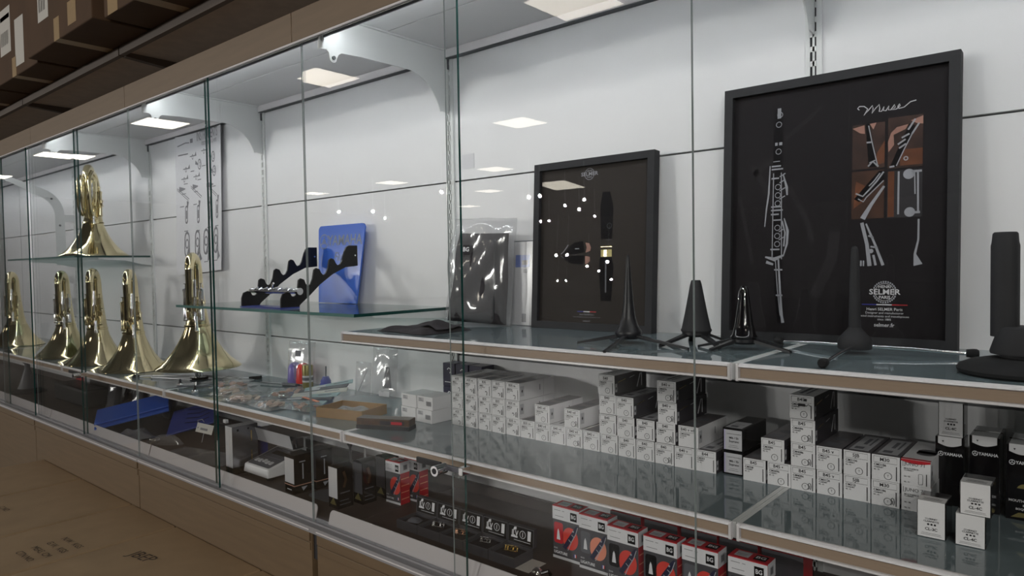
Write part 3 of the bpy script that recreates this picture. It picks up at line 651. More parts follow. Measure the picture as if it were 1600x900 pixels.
t, sheet = framed(.335, .338, .407, 'smaller black framed poster with mouthpiece cap behind the clarinet pegs', .017, 'poster_warm')
b = B()
b.flat(fr, [('p', [(.078, .183), (.090, .187), (.118, .209), (.145, .212), (.150, .186), (.120, .180)]), ('p', [(.082, .177), (.118, .178), (.150, .178), (.146, .156), (.115, .158), (.095, .165)])], 'print_black', .0004)
b.flat(fr, [('p', [(.152, .208), (.163, .206), (.168, .196), (.166, .188), (.153, .184), (.156, .196)]), ('p', [(.152, .176), (.165, .174), (.166, .164), (.158, .157), (.152, .156)])], 'skin_print', .0005)
b.flat(fr, [('l', [(.080, .182), (.088, .187), (.102, .204)], .002), ('r', .122, .193, .134, .195), ('l', [(.080, .178), (.09, .172)], .0008)], 'poster_silver', .0006)
b.obj('cap_print', t)
b = B()
b.flat(fr, [('p', [(.192, .29), (.198, .325), (.218, .325), (.228, .29), (.226, .215), (.196, .215)]), ('p', [(.192, .165), (.196, .173), (.226, .173), (.231, .150), (.226, .07), (.198, .07), (.192, .14)])], 'print_black', .0004)
b.flat(fr, [('r', .196, .173, .226, .19)], 'olive_gold', .0005); b.flat(fr, [('r', .204, .174, .212, .189), ('r', .196, .196, .226, .197)], 'gold', .0007)
b.flat(fr, [('l', [(.210, .212), (.226, .212)], .0008), ('o', .218, .245, .006, .001), ('l', [(.210, .165), (.211, .09)], .004)], 'poster_mid', .0006); b.obj('mouthpiece_print', t)
b = B()
b.flat(fr, [('o', .160, .371, .0135, .0012), ('t', 'HENRI', .160, .3785, .0058, .01), ('t', 'SELMER', .160, .371, .0125, .02, {'sx': 1.15}), ('t', 'PARIS', .160, .3635, .0058, .01), ('t', 'Henri SELMER Paris', .159, .0365, .005), ('t', 'Designer and manufacturer wind instruments and mouthpieces since 1885', .159, .0305, .0026), ('t', 'selmer.fr', .159, .0215, .0058)], 'poster_silver', .0006)
b.flat(fr, [('r', .150, .0425, .168, .0445)], 'white_print', .0006); b.flat(fr, [('r', .132, .0425, .150, .0445)], 'flag_blue', .0006); b.flat(fr, [('r', .168, .0425, .186, .0445)], 'flag_red', .0006)
b.obj('lettering', t)

# ================================================================ INSTRUMENT STANDS on the upper shelf
def legs(t, c, feet, z0, r, m, w_=.010, flatleg=True, foot=None):
    for fx, fy in feet:
        d = Vector((fx - c[0], fy - c[1], 0)); L_ = d.length; d.normalize(); n = Vector((-d.y, d.x, 0))
        b = B()
        if flatleg:
            a = d * r; e = d * L_; h0 = z0
            bot = [a - n * w_ * .6 + Vector((0, 0, h0)), a + n * w_ * .6 + Vector((0, 0, h0)), e + n * w_ * .38 + Vector((0, 0, .0)), e - n * w_ * .38]
            top = [p + Vector((0, 0, .006 if i < 2 else .004)) for i, p in enumerate(bot)]
            b.hull(bot, top, m)
        else:
            b.tube([d * r + Vector((0, 0, z0)), d * (L_ * .5) + Vector((0, 0, z0 * .7 + .002)), d * L_ + Vector((0, 0, .006))], .0028, m, 10)
        lg = b.obj('leg', t)
        if foot:
            b = B(); e = d * L_ + Vector((0, 0, .0075)); s_ = d * (L_ - .014) + Vector((0, 0, .0078)); b.tube([s_, s_.lerp(e, .6), e, e + d * .003], [.006, .0072, .0072, .005], 'rubber', 12); b.obj('rubber_foot', lg)
c = (.722, -.238)
t = thing('clarinet_stand', 'black slim-peg stand on thin legs before the small framed poster', 'stand', (c[0], c[1], UP))
b = B(); b.lathe([(.0245, .014), (.026, .017), (.026, .022), (.024, .026), (.0185, .035), (.0135, .052), (.010, .08), (.0078, .11), (.0055, .14), (.0036, .166), (.0022, .172), (.0001, .1735)], 'black_plastic', 24); b.obj('peg', t)
b = B(); b.lathe([(.001, .009), (.018, .009), (.021, .012), (.0245, .014)], 'black_plastic', 20); b.obj('hub', t)
legs(t, c, [(.642, -.300), (.765, -.352 - .04), (.868, -.277), (.655, -.20)], .012, .018, 'black_plastic', .007)
c = (.842, -.192)
t = thing('clarinet_stand', 'black cone stand with matt blunt top between the posters', 'stand', (c[0], c[1], UP))
b = B(); b.lathe([(.0275, .025), (.0285, .027), (.0285, .029), (.027, .031), (.0212, .058), (.0152, .09), (.0108, .114), (.0088, .121), (.0078, .1225), (.0001, .1225)], 'black_matt', 28); b.obj('cone', t)
b = B(); b.lathe([(.001, .016), (.021, .016), (.0265, .020), (.0265, .025)], 'black_plastic', 24); b.obj('hub', t)
legs(t, c, [(.803, -.262), (.905, -.228), (.785, -.200), (.895, -.150), (.80, -.13)], .019, .015, 'black_plastic', .012)
c = (.944, -.213)
t = thing('clarinet_stand', 'glossy black cone stand standing against the large poster corner', 'stand', (c[0], c[1], UP))
b = B(); b.lathe([(.0225, .019), (.0235, .021), (.0235, .023), (.0205, .026), (.0155, .048), (.0118, .075), (.0088, .098), (.0075, .108), (.005, .1125), (.0001, .1135)], 'black_gloss', 28); b.obj('cone', t)
b = B(); b.lathe([(.001, .010), (.018, .010), (.0225, .014), (.0225, .019)], 'black_plastic', 24); b.obj('hub', t)
b = B(); b.tube([(-.006, -.012, .090), (-.0052, -.0085, .104), (0, -.007, .1095), (.0052, -.0085, .104), (.0058, -.0125, .090), (.0062, -.0135, .078)], .0009, 'chrome', 6); b.obj('wire_clip', t)
legs(t, c, [(.862, -.226), (1.03, -.227), (.905, -.290 + .02), (.985, -.14)], .014, .016, 'black_plastic', .010)
c = (1.116, -.172)
t = thing('flute_stand', 'black peg stand with chrome tripod legs and round feet', 'stand', (c[0], c[1], UP))
b = B(); b.lathe([(.0255, .008), (.0265, .011), (.0265, .020), (.0245, .026), (.016, .036), (.0115, .041), (.010, .044)], 'black_matt', 28); b.obj('base', t)
b = B(); b.lathe([(.0095, .034), (.0093, .06), (.0072, .14), (.0058, .170), (.0048, .176), (.0025, .1785), (.0001, .179)], 'black_matt', 20); b.obj('peg', t)
legs(t, c, [(.966, -.115), (1.283, -.137), (1.124, -.372)], .013, .020, 'chrome', .01, False, True)
c = (1.352, -.284)
t = thing('instrument_stand', 'thick black peg on heavy round base at the right edge', 'stand', (c[0], c[1], UP + .0002))
b = B(); b.lathe([(.070, .0), (.0745, .003), (.0755, .007), (.073, .011), (.060, .017), (.040, .0215), (.028, .023)], 'rubber', 40); b.obj('base', t)
b = B(); b.lathe([(.026, .021), (.026, .026), (.0365, .0275), (.0372, .031), (.0275, .062), (.024, .064), (.0001, .064)], 'black_matt', 32); b.obj('collar', t)
b = B(); b.lathe([(.0165, .05), (.0165, .172), (.0155, .176), (.0145, .188), (.0125, .190), (.0001, .190)], 'black_matt', 12); b.obj('peg', t, loc=(-.020, .0, 0))

# ================================================================ BLACK POUCH, CLOTH, CARDS on the upper shelf
def puff(w_, h_, d, m, nx=14, nz=18, wob=.003, seed=1, taper=0.):
    """soft bag standing upright: x width, z height, y thickness"""
    rnd = random.Random(seed); ph = [rnd.uniform(0, 6.28) for _ in range(8)]
    vs = []; fs = []
    for side in (0, 1):
        for j in range(nz + 1):
            for i in range(nx + 1):
                u = i / nx * 2 - 1; v = j / nz
                th = d / 2 * (max(0, 1 - abs(u) ** 4)) ** .5 * (max(0, 1 - abs(2 * v - 1) ** 6)) ** .5
                wv = wob * (math.sin(7 * v + 4 * u + ph[0]) + .7 * math.sin(13 * v - 6 * u + ph[1]) + .5 * math.sin(21 * u + 9 * v + ph[2]))
                edge = (1 - abs(u) ** 6)
                vs.append(Vector((u * w_ / 2 * (1 - taper * v) + wob * .5 * math.sin(9 * v + ph[3]), (-1 if side == 0 else 1) * th + wv * edge * (1 if side == 0 else .6), v * h_)))
    n = (nx + 1) * (nz + 1)
    for side in (0, 1):
        for j in range(nz):
            for i in range(nx):
                a = side * n + j * (nx + 1) + i; f = [a, a + 1, a + nx + 2, a + nx + 1]
                fs.append(f if side == 0 else f[::-1])
    ring = [i for i in range(nx + 1)] + [j * (nx + 1) + nx for j in range(1, nz + 1)] + [nz * (nx + 1) + i for i in range(nx - 1, -1, -1)] + [j * (nx + 1) for j in range(nz - 1, 0, -1)]
    for k in range(len(ring)):
        a, c_ = ring[k], ring[(k + 1) % len(ring)]; fs.append([c_, a, a + n, c_ + n])
    b = B(); b.add(vs, fs, m, True); return b
t = thing('instrument_pouch', 'black padded pouch in a clear plastic bag standing on the shelf', 'pouch', (.168, -.085, UP + .006), rot=(-math.radians(7), math.radians(2), math.radians(8)))
b = puff(.190, .238, .052, 'fabric_black', wob=.0026, seed=3, taper=.16); b.obj('padded_body', t)
b = B(); b.tube([(.070 - .016 * k / 10, -.0255, .012 + .205 * k / 10) for k in range(11)], .0022, 'slot_dark', 6); b.obj('piping', t)
b = B(); b.flat(lambda u, v, w: Vector((u, -.0315 - w, v)), [('p', rrect(-.040, .178, -.018, .202, .002))], 'fabric_black', .001); b.flat(lambda u, v, w: Vector((u, -.0315 - w, v)), [('t', 'BG', -.029, .190, .016, .03)], 'white_print', .0016); b.obj('emblem', t)
b = puff(.212, .278, .066, 'plastic', 16, 26, .0045, 5, .06); b.obj('plastic_bag', t, loc=(0, 0, 0))
t = thing('carded_accessory', 'white card with blue header in clear sleeve behind the black pouch', 'card', (.283, -.036, UP + .001), rot=(-math.radians(4), 0, math.radians(0)))
b = B(); b.box(-.028, .024, 0, .0015, 0, .200, 'box_white'); b.obj('card', t)
b = B(); b.flat(XZ(0), [('r', -.027, .150, .020, .182)], 'blue_acrylic', .0004); b.flat(XZ(0), [('r', -.005, .156, .014, .168), ('r', .0, .135, .014, .145), ('r', .0, .008, .014, .030)], 'poster_mid', .0008); b.obj('print', t)
b = B(); b.box(-.032, .034, -.0032, -.0026, 0, .218, 'plastic'); b.box(-.032, .034, -.0034, -.0024, .216, .2185, 'seam'); b.obj('sleeve', t)
def cloth(pts_fn, nx, ny, m):
    b = B(); vs = [pts_fn(i / nx, j / ny) for j in range(ny + 1) for i in range(nx + 1)]
    b.add(vs, [[j * (nx + 1) + i, j * (nx + 1) + i + 1, (j + 1) * (nx + 1) + i + 1, (j + 1) * (nx + 1) + i] for j in range(ny) for i in range(nx)], m, True); return b
t = thing('folded_pouch', 'flat folded black cloth pouch lying in front of the standing pouch', 'pouch', (.165, -.265, UP), math.radians(-4))
def cf(u, v):
    x = (u - .5) * .185; y = (v - .5) * .155; e = (1 - abs(2 * u - 1) ** 8) * (1 - abs(2 * v - 1) ** 8)
    z = .001 + e * (.0095 + .0025 * math.sin(9 * u + 5 * v) + .0022 * math.sin(17 * u - 8 * v) + .006 * max(0, u - .3) * max(0, math.sin(3.1 * v)))
    return Vector((x + .004 * math.sin(6 * v), y + .006 * math.sin(5 * u), max(z, .001)))
cloth(cf, 26, 22, 'fabric_black').obj('lower_layer', t)
def cf2(u, v):
    p = cf(.35 + u * .6, .25 + v * .6); return p + Vector((.01, .0, .004 + .006 * math.sin(3.14 * u) * math.sin(3.14 * v) + .003 * math.sin(11 * u + 3 * v)))
cloth(cf2, 18, 16, 'fabric_black').obj('folded_flap', t)

# ================================================================ BLUE FLUTE STAND on the clear glass shelf
t = thing('flute_display', 'blue and black stepped flute display on the clear glass shelf', 'display stand', (-.49, -.05, GS + .0005))
fr = lambda u, v, w: Vector((u, .0 - w + .012 * v / .25, v))
b = B(); b.prism([(-.105, .001), (.100, .001)] + [(.128, .243)] + arc(.113, .243, .015, 0, 90, 5) + arc(-.108, .243, .015, 90, 180, 5) + [(-.123, .243)], lambda u, v, w: Vector((u, w + .02 * v / .25, v)), .005, 'blue_acrylic'); b.obj('back_board', t)
b = B(); f2 = lambda u, v, w: Vector((u, .02 * v / .25 - w, v))
b.flat(f2, [('o', -.088, .205, .024, .003), ('l', [(-.088, .205), (-.088, .226)], .0035), ('l', [(-.088, .205), (-.105, .194)], .0035), ('l', [(-.088, .205), (-.071, .194)], .0035), ('o', -.088, .205, .007, .003), ('t', 'YAMAHA', .025, .206, .047, .02, {'sx': .95}), ('t', 'Flute', .008, .152, .042, .0, {'sh': .3, 'sx': .85})], 'grey_print', .0006); b.obj('lettering', t)
def comb(x, nm):
    prof = [(-.012, .122), (-.012, .176)]            # (forward distance, z) up the back board
    top = [(.0, .182), (.030, .186)] + arc(.040, .176, .010, 80, 0, 3)
    steps = []
    pts = []
    # saw-like cradle line from back-top to front-bottom
    base = [(.052, .168), (.062, .140), (.070, .128), (.082, .124), (.088, .130), (.096, .143), (.106, .146), (.114, .141), (.120, .112), (.128, .099), (.138, .095), (.146, .102), (.152, .113), (.164, .117), (.172, .112), (.178, .085), (.186, .069), (.196, .064), (.204, .070), (.210, .083), (.222, .087), (.230, .082), (.234, .055), (.238, .040), (.246, .034), (.256, .036), (.262, .046), (.272, .049), (.286, .044), (.293, .028), (.294, .0)]
    under = [(.232, .0), (.226, .010), (.19, .036), (.15, .068), (.10, .098), (.05, .118)]
    poly = [(0, .122), (0, .186)] + [(.034, .186), (.045, .180)] + base + under
    b = B(); b.prism(poly, lambda u, v, w: Vector((x - .003 + w, -.002 - u * .93, v)), .006, 'black_acrylic'); return b.obj(nm, t)
comb(-.108, 'stepped_rack'); comb(.112, 'stepped_rack')
b = B(); b.box(-.112, .116, -.278, -.215, .0, .004, 'blue_dark'); b.obj('foot_plate', t)
for x in (-.108, .112):
    b = B(); b.tube([(x - .005, -.012, .155), (x + .005, -.012, .155)], .003, 'silver', 8); b.obj('screw', t)
t = thing('flute', 'silver flute joint resting on the lowest step of the display', 'flute', (-.49, -.05 - .228, GS + .050), rz=math.radians(1))
b = B(); b.tube([(-.125, 0, 0), (.13, 0, 0)], .0085, 'silver', 16); b.obj('tube', t)
b = B(); b.tube([(.124, 0, 0), (.136, 0, 0)], .0105, 'silver', 16); b.tube([(-.02, 0, 0), (-.005, 0, 0)], .0098, 'silver', 16); b.obj('ring', t)
for k in range(8):
    b = B(); x = -.085 + .026 * k; b.lathe([(.0065, .0085), (.0065, .0105), (.0001, .0115)], 'silver', 12, (x, -.002, 0), Matrix.Rotation(.5 + .25 * (k % 2), 3, 'X')); b.obj('key', t)
b = B(); b.tube([(-.09, -.010, .004), (.10, -.010, .004)], .0018, 'silver', 8); b.tube([(.0, -.006, .008), (.004, -.008, .020), (.012, -.008, .024)], .003, 'silver', 8); b.obj('key_rod', t)
t = thing('price_card', 'small grey tilted card behind the left rack of the flute display', 'card', (-.636, -.26, GS + .0), rot=(0, math.radians(-32), 0))
b = B(); b.box(-.034, .004, 0, .0008, .014, .062, 'label_paper'); b.obj('card', t)
b = B(); b.flat(XZ(0), [('r', -.026, .030, -.008, .032), ('r', -.026, .036, -.012, .038)], 'ink_grey'); b.obj('print', t)

# ================================================================ BRASS HORNS
def bowtube(b, pts, r, m='brass', n=12): b.tube(pts, r, m, n)
def arc3(c, r, a0, a1, ax, n=10):
    """arc in the plane spanned by ax (horizontal unit) and z"""
    return [Vector(c) + ax * (r * math.cos(math.radians(a0 + (a1 - a0) * i / n))) + Vector((0, 0, r * math.sin(math.radians(a0 + (a1 - a0) * i / n)))) for i in range(n + 1)]
def horn(x, y, z, R, H, rz, label, style=0, group='brass horns standing on their bells'):
    t = thing('brass_horn', label, 'horn', (x, y, z + .0005), rz, group)
    k = R / .135; ringz = .155 * (H / .42)
    prof = [(R * .985, .0), (R, .0015), (R * .99, .004), (R * .91, .014), (R * .75, .034), (R * .60, .060), (R * .47, .090), (R * .365, .122), (.040 * k ** .5, ringz)]
    prof2 = [(.040 * k ** .5, ringz + .004), (.034, ringz + .05), (.028, ringz + .10), (.023, ringz + .155), (.021, H - .055)]
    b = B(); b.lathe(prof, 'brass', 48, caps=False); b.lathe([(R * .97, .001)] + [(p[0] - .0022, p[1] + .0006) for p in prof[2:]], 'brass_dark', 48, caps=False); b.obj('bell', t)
    b = B(); b.lathe([(.040 * k ** .5, ringz - .003), (.0435 * k ** .5, ringz - .001), (.0435 * k ** .5, ringz + .005), (.040 * k ** .5, ringz + .007)], 'brass', 32); b.obj('bell_ring', t)
    X = Vector((1, 0, 0))
    b = B(); b.lathe(prof2, 'brass', 24, caps=False)
    if style != 2:
        bow = arc3((-.046, 0, H - .055), .046, 0, 180, X, 12); b.tube(bow, [.021 - .006 * i / 12 for i in range(13)], 'brass', 14)
        b.tube([(-.092, 0, H - .055), (-.093, 0, H - .12), (-.094, 0, ringz + .06)], [.015, .0135, .012], 'brass', 12)
        low = arc3((-.068, .004, ringz + .06), .026, 180, 360, X, 10); b.tube(low, .0105, 'brass', 12)
        b.tube([low[-1], low[-1] + Vector((0, .006, .09)), (-.044, .012, H - .12)], .0095, 'brass', 12)
    b.obj('body_tubing', t)
    if style == 2:                                       # circular wrap of a concert horn
        b = B()
        for r, yy, tr in ((.105, -.018, .0085), (.098, .012, .0075), (.088, .032, .007)):
            b.tube([Vector((-.055 + r * math.cos(6.2832 * i / 32), yy, ringz + .125 + r * 1.02 * math.sin(6.2832 * i / 32))) for i in range(32)], tr, 'brass', 10, True)
        b.obj('circular_wrap', t)
        b = B(); b.tube(arc3((-.060, 0, H - .075), .060, 0, 180, X, 14), [.021 - .009 * i / 14 for i in range(15)], 'brass', 14); b.tube([(-.12, 0, H - .075), (-.125, 0, H - .16), (-.10, .0, H - .25)], [.012, .010, .009], 'brass', 10); b.obj('upper_bow', t)
    # valve block, seen beside the bell tube
    vx = -.062
    for i in range(3):
        yy = -.030 + .026 * i - (.012 if style == 2 else 0)
        b = B(); b.lathe([(.0095, H - .24), (.011, H - .238), (.011, H - .232), (.0098, H - .23), (.0098, H - .135), (.011, H - .133), (.011, H - .125), (.006, H - .122), (.0025, H - .120), (.0025, H - .108), (.0075, H - .107), (.0075, H - .104), (.0001, H - .103)], 'silver' if style == 1 else 'brass', 16, (vx, yy, 0)); v = b.obj('valve', t)
        b = B(); zz = H - .17 - .012 * i; sl = [Vector((vx, yy, zz)), Vector((vx - .02, yy - .016, zz))] ; 
        u = [Vector((vx - .012 - .026 * s_, yy - .014, zz - .022 * q)) for s_, q in ((0, 0), (.6, 0), (1, .15), (1.12, .5), (1, .85), (.6, 1), (0, 1))]; b.tube(u, .0052, 'brass', 8); b.obj('valve_slide', t)
    b = B()
    for i in range(2): b.tube([(-.030, -.026 + .02 * i, ringz + .03), (-.030, -.028 + .02 * i, ringz + .10), (-.032, -.03 + .02 * i, H - .16)], .0058, 'brass', 10)
    b.tube(arc3((-.030, -.016, ringz + .03), .0101, 180, 360, Vector((0, 1, 0)), 8), .0058, 'brass', 10)
    b.obj('tuning_slide', t)
    b = B(); b.tube([(-.094, -.012, ringz + .05), (-.104, -.016, ringz + .11), (-.112, -.02, H - .15), (-.106, -.02, H - .09)], .0045, 'silver', 10); b.obj('lead_pipe', t)
    b = B(); b.tube([(-.100, -.02, ringz + .04), (-.112, -.024, ringz + .012), (-.117, -.026, ringz - .010)], [.006, .0045, .007], 'silver', 10); b.obj('mouthpiece_receiver', t)
    for zz in (H - .20, H - .12):
        b = B(); b.tube([(-.018, -.006, zz), (-.052, -.006, zz + .004)], .003, 'silver', 8); b.obj('brace', t)
    return t
horn(-1.143, -.205, Z0 - .602, .150, .418, math.radians(141), 'largest brass horn raised on a small disc stand, in front of the wall chart', 1)
horn(-1.62, -.245, LOW, .131, .405, math.radians(147), 'brass horn left of the raised one, on the lower shelf by its joint', 0)
horn(-1.985, -.255, LOW, .130, .412, math.radians(146), 'brass horn behind the dark green glass door edge on the lower shelf', 0)
horn(-2.40, -.250, LOW, .135, .405, math.radians(147), 'brass horn on the lower shelf below the left end of the glass shelf', 1)
horn(-3.25, -.235, LOW, .135, .405, math.radians(146), 'brass horn at the far left edge, mostly cut off', 0)
horn(-2.225, -.175, Z0 - .168, .148, .425, math.radians(150), 'brass horn with round wrap standing on the upper clear glass shelf', 2)
t = thing('disc_stand', 'small black disc stand under the largest brass horn', 'stand', (-1.143, -.205, LOW))
b = B(); b.lathe([(.032, 0), (.033, .004), (.030, .008), (.0001, .008)], 'black_gloss', 24); b.obj('disc', t)
b = B(); b.lathe([(.016, .008), (.016, .0405), (.05, .0415), (.05, .0425), (.0001, .0425)], 'silver', 20); b.obj('post', t)
t = thing('wire_lyre', 'chrome wire holder with black tips lying below the largest horn', 'wire holder', (-1.17, -.24, LOW))
b = B(); b.tube([(-.20, -.085, .004), (-.16, -.060, .0065), (.03, .06, .0065), (.14, .10, .006), (.20, .145, .004)], .0032, 'foil_lit', 8); b.tube([(-.16, -.060, .0065), (-.12, -.075, .006), (.05, -.005, .005)], .0026, 'foil_lit', 8); b.obj('wire', t)
for p, q in (((-.20, -.085, .004), (-.222, -.098, .004)), ((.195, .142, .004), (.232, .168, .005))):
    b = B(); b.tube([p, q], [.005, .008], 'rubber', 10); b.obj('rubber_tip', t)
for x, y, s_ in ((-1.022, -.330, 'left of two, by the price rail'), (-.842, -.364, 'right of two, nearer the bags of pads')):
    t = thing('chrome_fitting', 'small chrome knob with black stem, ' + s_, 'knob', (x, y, LOW), 0, 'two small chrome knobs')
    b = B(); b.lathe([(.009, 0), (.0105, .002), (.0105, .010), (.008, .013), (.0001, .013)], 'chrome', 20); b.obj('body', t)
    b = B(); b.lathe([(.0045, .013), (.0045, .025), (.0035, .027), (.0001, .027)], 'black_plastic', 14); b.obj('stem', t)

# ---------------------------------------------------------------- bags of pads on the lower shelf
def pads_bag(x, y, w_, d, rz, m, n, label, seed, h=.020, rpad=.011):
    t = thing('pad_bag', label, 'bag', (x, y, LOW + .0022), rz, 'clear bags of pads on the lower shelf')
    rnd = random.Random(seed)
    def f(sg):
        def g(u, v):
            e = (1 - abs(2 * u - 1) ** 4) * (1 - abs(2 * v - 1) ** 3)
            return Vector(((u - .5) * w_, (v - .5) * d, max(.0004, (h * e * (1 + .25 * math.sin(8 * u + seed) * math.sin(7 * v)) + .002 * math.sin(23 * u + 5 * v + seed)) if sg else .0004)))
        return g
    b = cloth(f(1), 16, 14, 'plastic'); lo = cloth(f(0), 2, 2, 'plastic'); b.add(lo.v, lo.f, 'plastic'); b.obj('plastic_film', t)
    for k in range(n):
        a = rnd.uniform(0, 6.28); r = rnd.random() ** .5 * .36; rr = rpad * rnd.uniform(.75, 1.1)
        b = B(); b.lathe([(rr, -.0014), (rr, .0014), (rr * .4, .0018), (rr * .35, .0006), (.0001, .0006)], m, 14)
        b.obj('pad', t, loc=(w_ * r * math.cos(a), d * r * math.sin(a), .0035 + .0058 * (1 - r / .36) * rnd.random() + .003 * (k % 2)), rot=(rnd.uniform(-.5, .5), rnd.uniform(-.4, .4), 0))
    return t
pads_bag(-.86, -.225, .13, .11, .5, 'copper', 16, 'clear bag of copper coloured pads nearest the chrome knobs', 1)
pads_bag(-.735, -.285, .13, .12, .3, 'pad_beige', 18, 'clear bag of pale beige pads left of centre at the shelf front', 2)
pads_bag(-.60, -.315, .14, .11, .15, 'pad_beige', 18, 'clear bag of beige pads in the middle of the shelf front', 3)
pads_bag(-.44, -.322, .15, .10, -.1, 'pad_beige', 18, 'clear bag of pads closest to the price rail, left of the cardboard tray', 4)
pads_bag(-.565, -.195, .13, .11, .5, 'copper', 14, 'clear bag of dark copper pads below the red tube', 5)
pads_bag(-.335, -.285, .13, .085, .15, 'copper', 10, 'clear bag with an orange strip right beside the cardboard tray', 6, .016, .009)
pads_bag(-.97, -.18, .16, .09, .6, 'poster_mid', 8, 'clear bag with grey parts under the chart, by the largest horn', 7, .014, .008)
b = B(); b.box(-.05, .05, -.004, .004, .0, .002, 'salmon'); o = tag(b.obj('orange_strip', None, (-.335, -.262, LOW + .0215), (0, 0, -.15)), 'thin orange strip lying on the bag beside the cardboard tray', 'strip')
# tools at the back
t = thing('screwdriver', 'grey slim tool lying at the rear of the lower shelf', 'tool', (-.77, -.115, LOW + .006), .25)
b = B(); b.tube([(-.07, 0, 0), (.03, 0, 0)], .0025, 'silver', 8); b.obj('shaft', t); b = B(); b.tube([(.03, 0, 0), (.035, 0, 0), (.095, 0, 0)], [.003, .006, .005], 'poster_mid', 10); b.obj('handle', t)
t = thing('screwdriver', 'dark slim tool lying left of the copper pads', 'tool', (-.93, -.285, LOW + .006), .75)
b = B(); b.tube([(-.09, 0, 0), (.03, 0, 0)], .003, 'poster_mid', 8); b.obj('shaft', t); b = B(); b.tube([(.03, 0, 0), (.035, 0, 0), (.085, 0, 0)], [.003, .006, .005], 'scale_panel', 10); b.obj('handle', t)
# teal reed cards
for k, (x, y, a, ln, tl, m) in enumerate(((-.395, -.262, .30, .19, 3, 'teal_card'), (-.405, -.235, .52, .18, 4, 'poster_mid'), (-.392, -.212, .42, .17, 6, 'teal_card'), (-.400, -.185, .70, .17, 6, 'label_paper'), (-.420, -.160, .60, .16, 8, 'poster_mid'), (-.425, -.135, .82, .15, 9, 'teal_card'))):
    t = thing('reed_card', 'grey green card in the loose fan of flat cards, %s from the front' % od[k], 'card', (x, y, LOW + .004 + .006 * k), .0, 'fan of grey green cards', rot=(math.radians(14), math.radians(-tl), a))
    b = B(); b.box(-ln / 2, ln / 2, -.012, .012, 0, .004, m); b.obj('card', t, bevel=.0006)
    b = B(); b.flat(XY(.004), [('r', -.06, -.007, -.01, .007)], 'sticker', .0003); b.flat(XY(.004), [('r', .015, -.003, .06, .003)], 'ink_grey', .0003); b.obj('print', t)
# swabs and tubes
t = thing('accessory_bag', 'clear hanging bag with a purple and a red rounded tube', 'bag', (-.705, -.060, LOW + .001), math.radians(12), rot=(math.radians(-6), 0, math.radians(10)))
b = puff(.13, .150, .030, 'plastic', 10, 12, .002, 9); b.obj('plastic_film', t)
for x, m in ((-.030, 'purple'), (.012, 'red_plastic')):
    b = B(); b.lathe([(.020, .004), (.022, .008), (.022, .056), (.018, .068), (.010, .075), (.0001, .077)], m, 18, (x, 0, 0)); b.obj('tube', t)
b = B(); b.flat(XZ(-.017), [('r', -.012, .098, .016, .118)], 'poster_mid'); b.obj('label_sticker', t)
t = thing('grease_tube', 'olive gold cylinder with pale band beside the red tube', 'tube', (-.598, -.098, LOW + .0004))
b = B(); b.lathe([(.0165, 0), (.0175, .002), (.0175, .080), (.0165, .0825), (.0001, .0825)], 'olive_gold', 22); b.obj('cylinder', t)
b = B(); b.lathe([(.0178, .026), (.0178, .048)], 'sticker', 22, caps=False); b.lathe([(.0181, .032), (.0181, .042)], 'poster_mid', 22, caps=False); b.obj('label_band', t)
t = thing('swab_brush', 'blue spiked brush with thin stem behind the grey green cards', 'brush', (-.485, -.105, LOW + .0005))
for k in range(4):
    b = B(); b.lathe([(.030 - .004 * k, 0), (.022 - .004 * k, .015), (.010, .016), (.0001, .016)], 'blue_dark', 9, (0, 0, .013 * k)); b.obj('brush_tuft', t)
b = B(); b.tube([(0, 0, .045), (.002, 0, .088)], .0022, 'poster_mid', 8); b.obj('stem', t)
t = thing('accessory_bag', 'clear upright bag with dark fitting at the back right of the cards', 'bag', (-.270, -.045, LOW + .001), rot=(math.radians(-5), 0, .12))
b = puff(.105, .155, .026, 'plastic', 10, 12, .002, 12); b.obj('plastic_film', t)
b = B(); b.tube([(.012, 0, .03), (.012, 0, .06), (.012, 0, .095)], [.014, .011, .005], 'poster_mid', 12); b.ball((.012, -.004, .045), .008, 'purple', 10); b.obj('fitting', t)
b = B(); b.flat(XZ(-.014), [('r', -.006, .006, .036, .022)], 'sticker'); b.obj('label_sticker', t)
t = thing('accessory_bag', 'small clear bag with a thin slanted rod left of the dark fitting', 'bag', (-.355, -.060, LOW + .001), rot=(math.radians(-5), 0, .1))
b = puff(.07, .105, .018, 'plastic', 8, 10, .002, 14); b.obj('plastic_film', t)
b = B(); b.tube([(-.022, 0, .012), (.016, 0, .082)], .0022, 'white_print', 8); b.obj('rod', t)
# cardboard tray and dark case
t = thing('cardboard_tray', 'open brown cardboard tray with a clear bag inside', 'tray', (-.140, -.262, LOW), math.radians(14))
b = B(); b.box(-.076, .076, -.052, .052, .0004, .002, 'tray_card'); b.obj('bottom', t)
for x0, x1, y0, y1 in ((-.078, .078, -.054, -.052), (-.078, .078, .052, .054), (-.078, -.076, -.052, .052), (.076, .078, -.052, .052)):
    b = B(); b.box(x0, x1, y0, y1, .0004, .027, 'tray_card'); b.obj('side_wall', t)
def tb(u, v): return Vector(((u - .5) * .135, (v - .5) * .085, .004 + .017 * (1 - abs(2 * u - 1) ** 4) * (1 - abs(2 * v - 1) ** 4) * (1 + .3 * math.sin(12 * u) * math.cos(9 * v))))
t = thing('clear_bag', 'crinkled clear bag lying inside the cardboard tray', 'bag', (-.140, -.262, LOW), math.radians(14)); cloth(tb, 16, 12, 'plastic_dull').obj('plastic_film', t)
t = thing('dark_case', 'flat dark case with clear lid right of the cardboard tray', 'case', (.062, -.305, LOW), math.radians(24))
b = B(); b.box(-.076, .070, -.020, .020, .0004, .011, 'black_plastic'); b.obj('base', t, bevel=.001)
b = B(); b.box(-.075, .069, -.019, .019, .011, .028, 'brown_window'); b.obj('lid', t, bevel=.001)
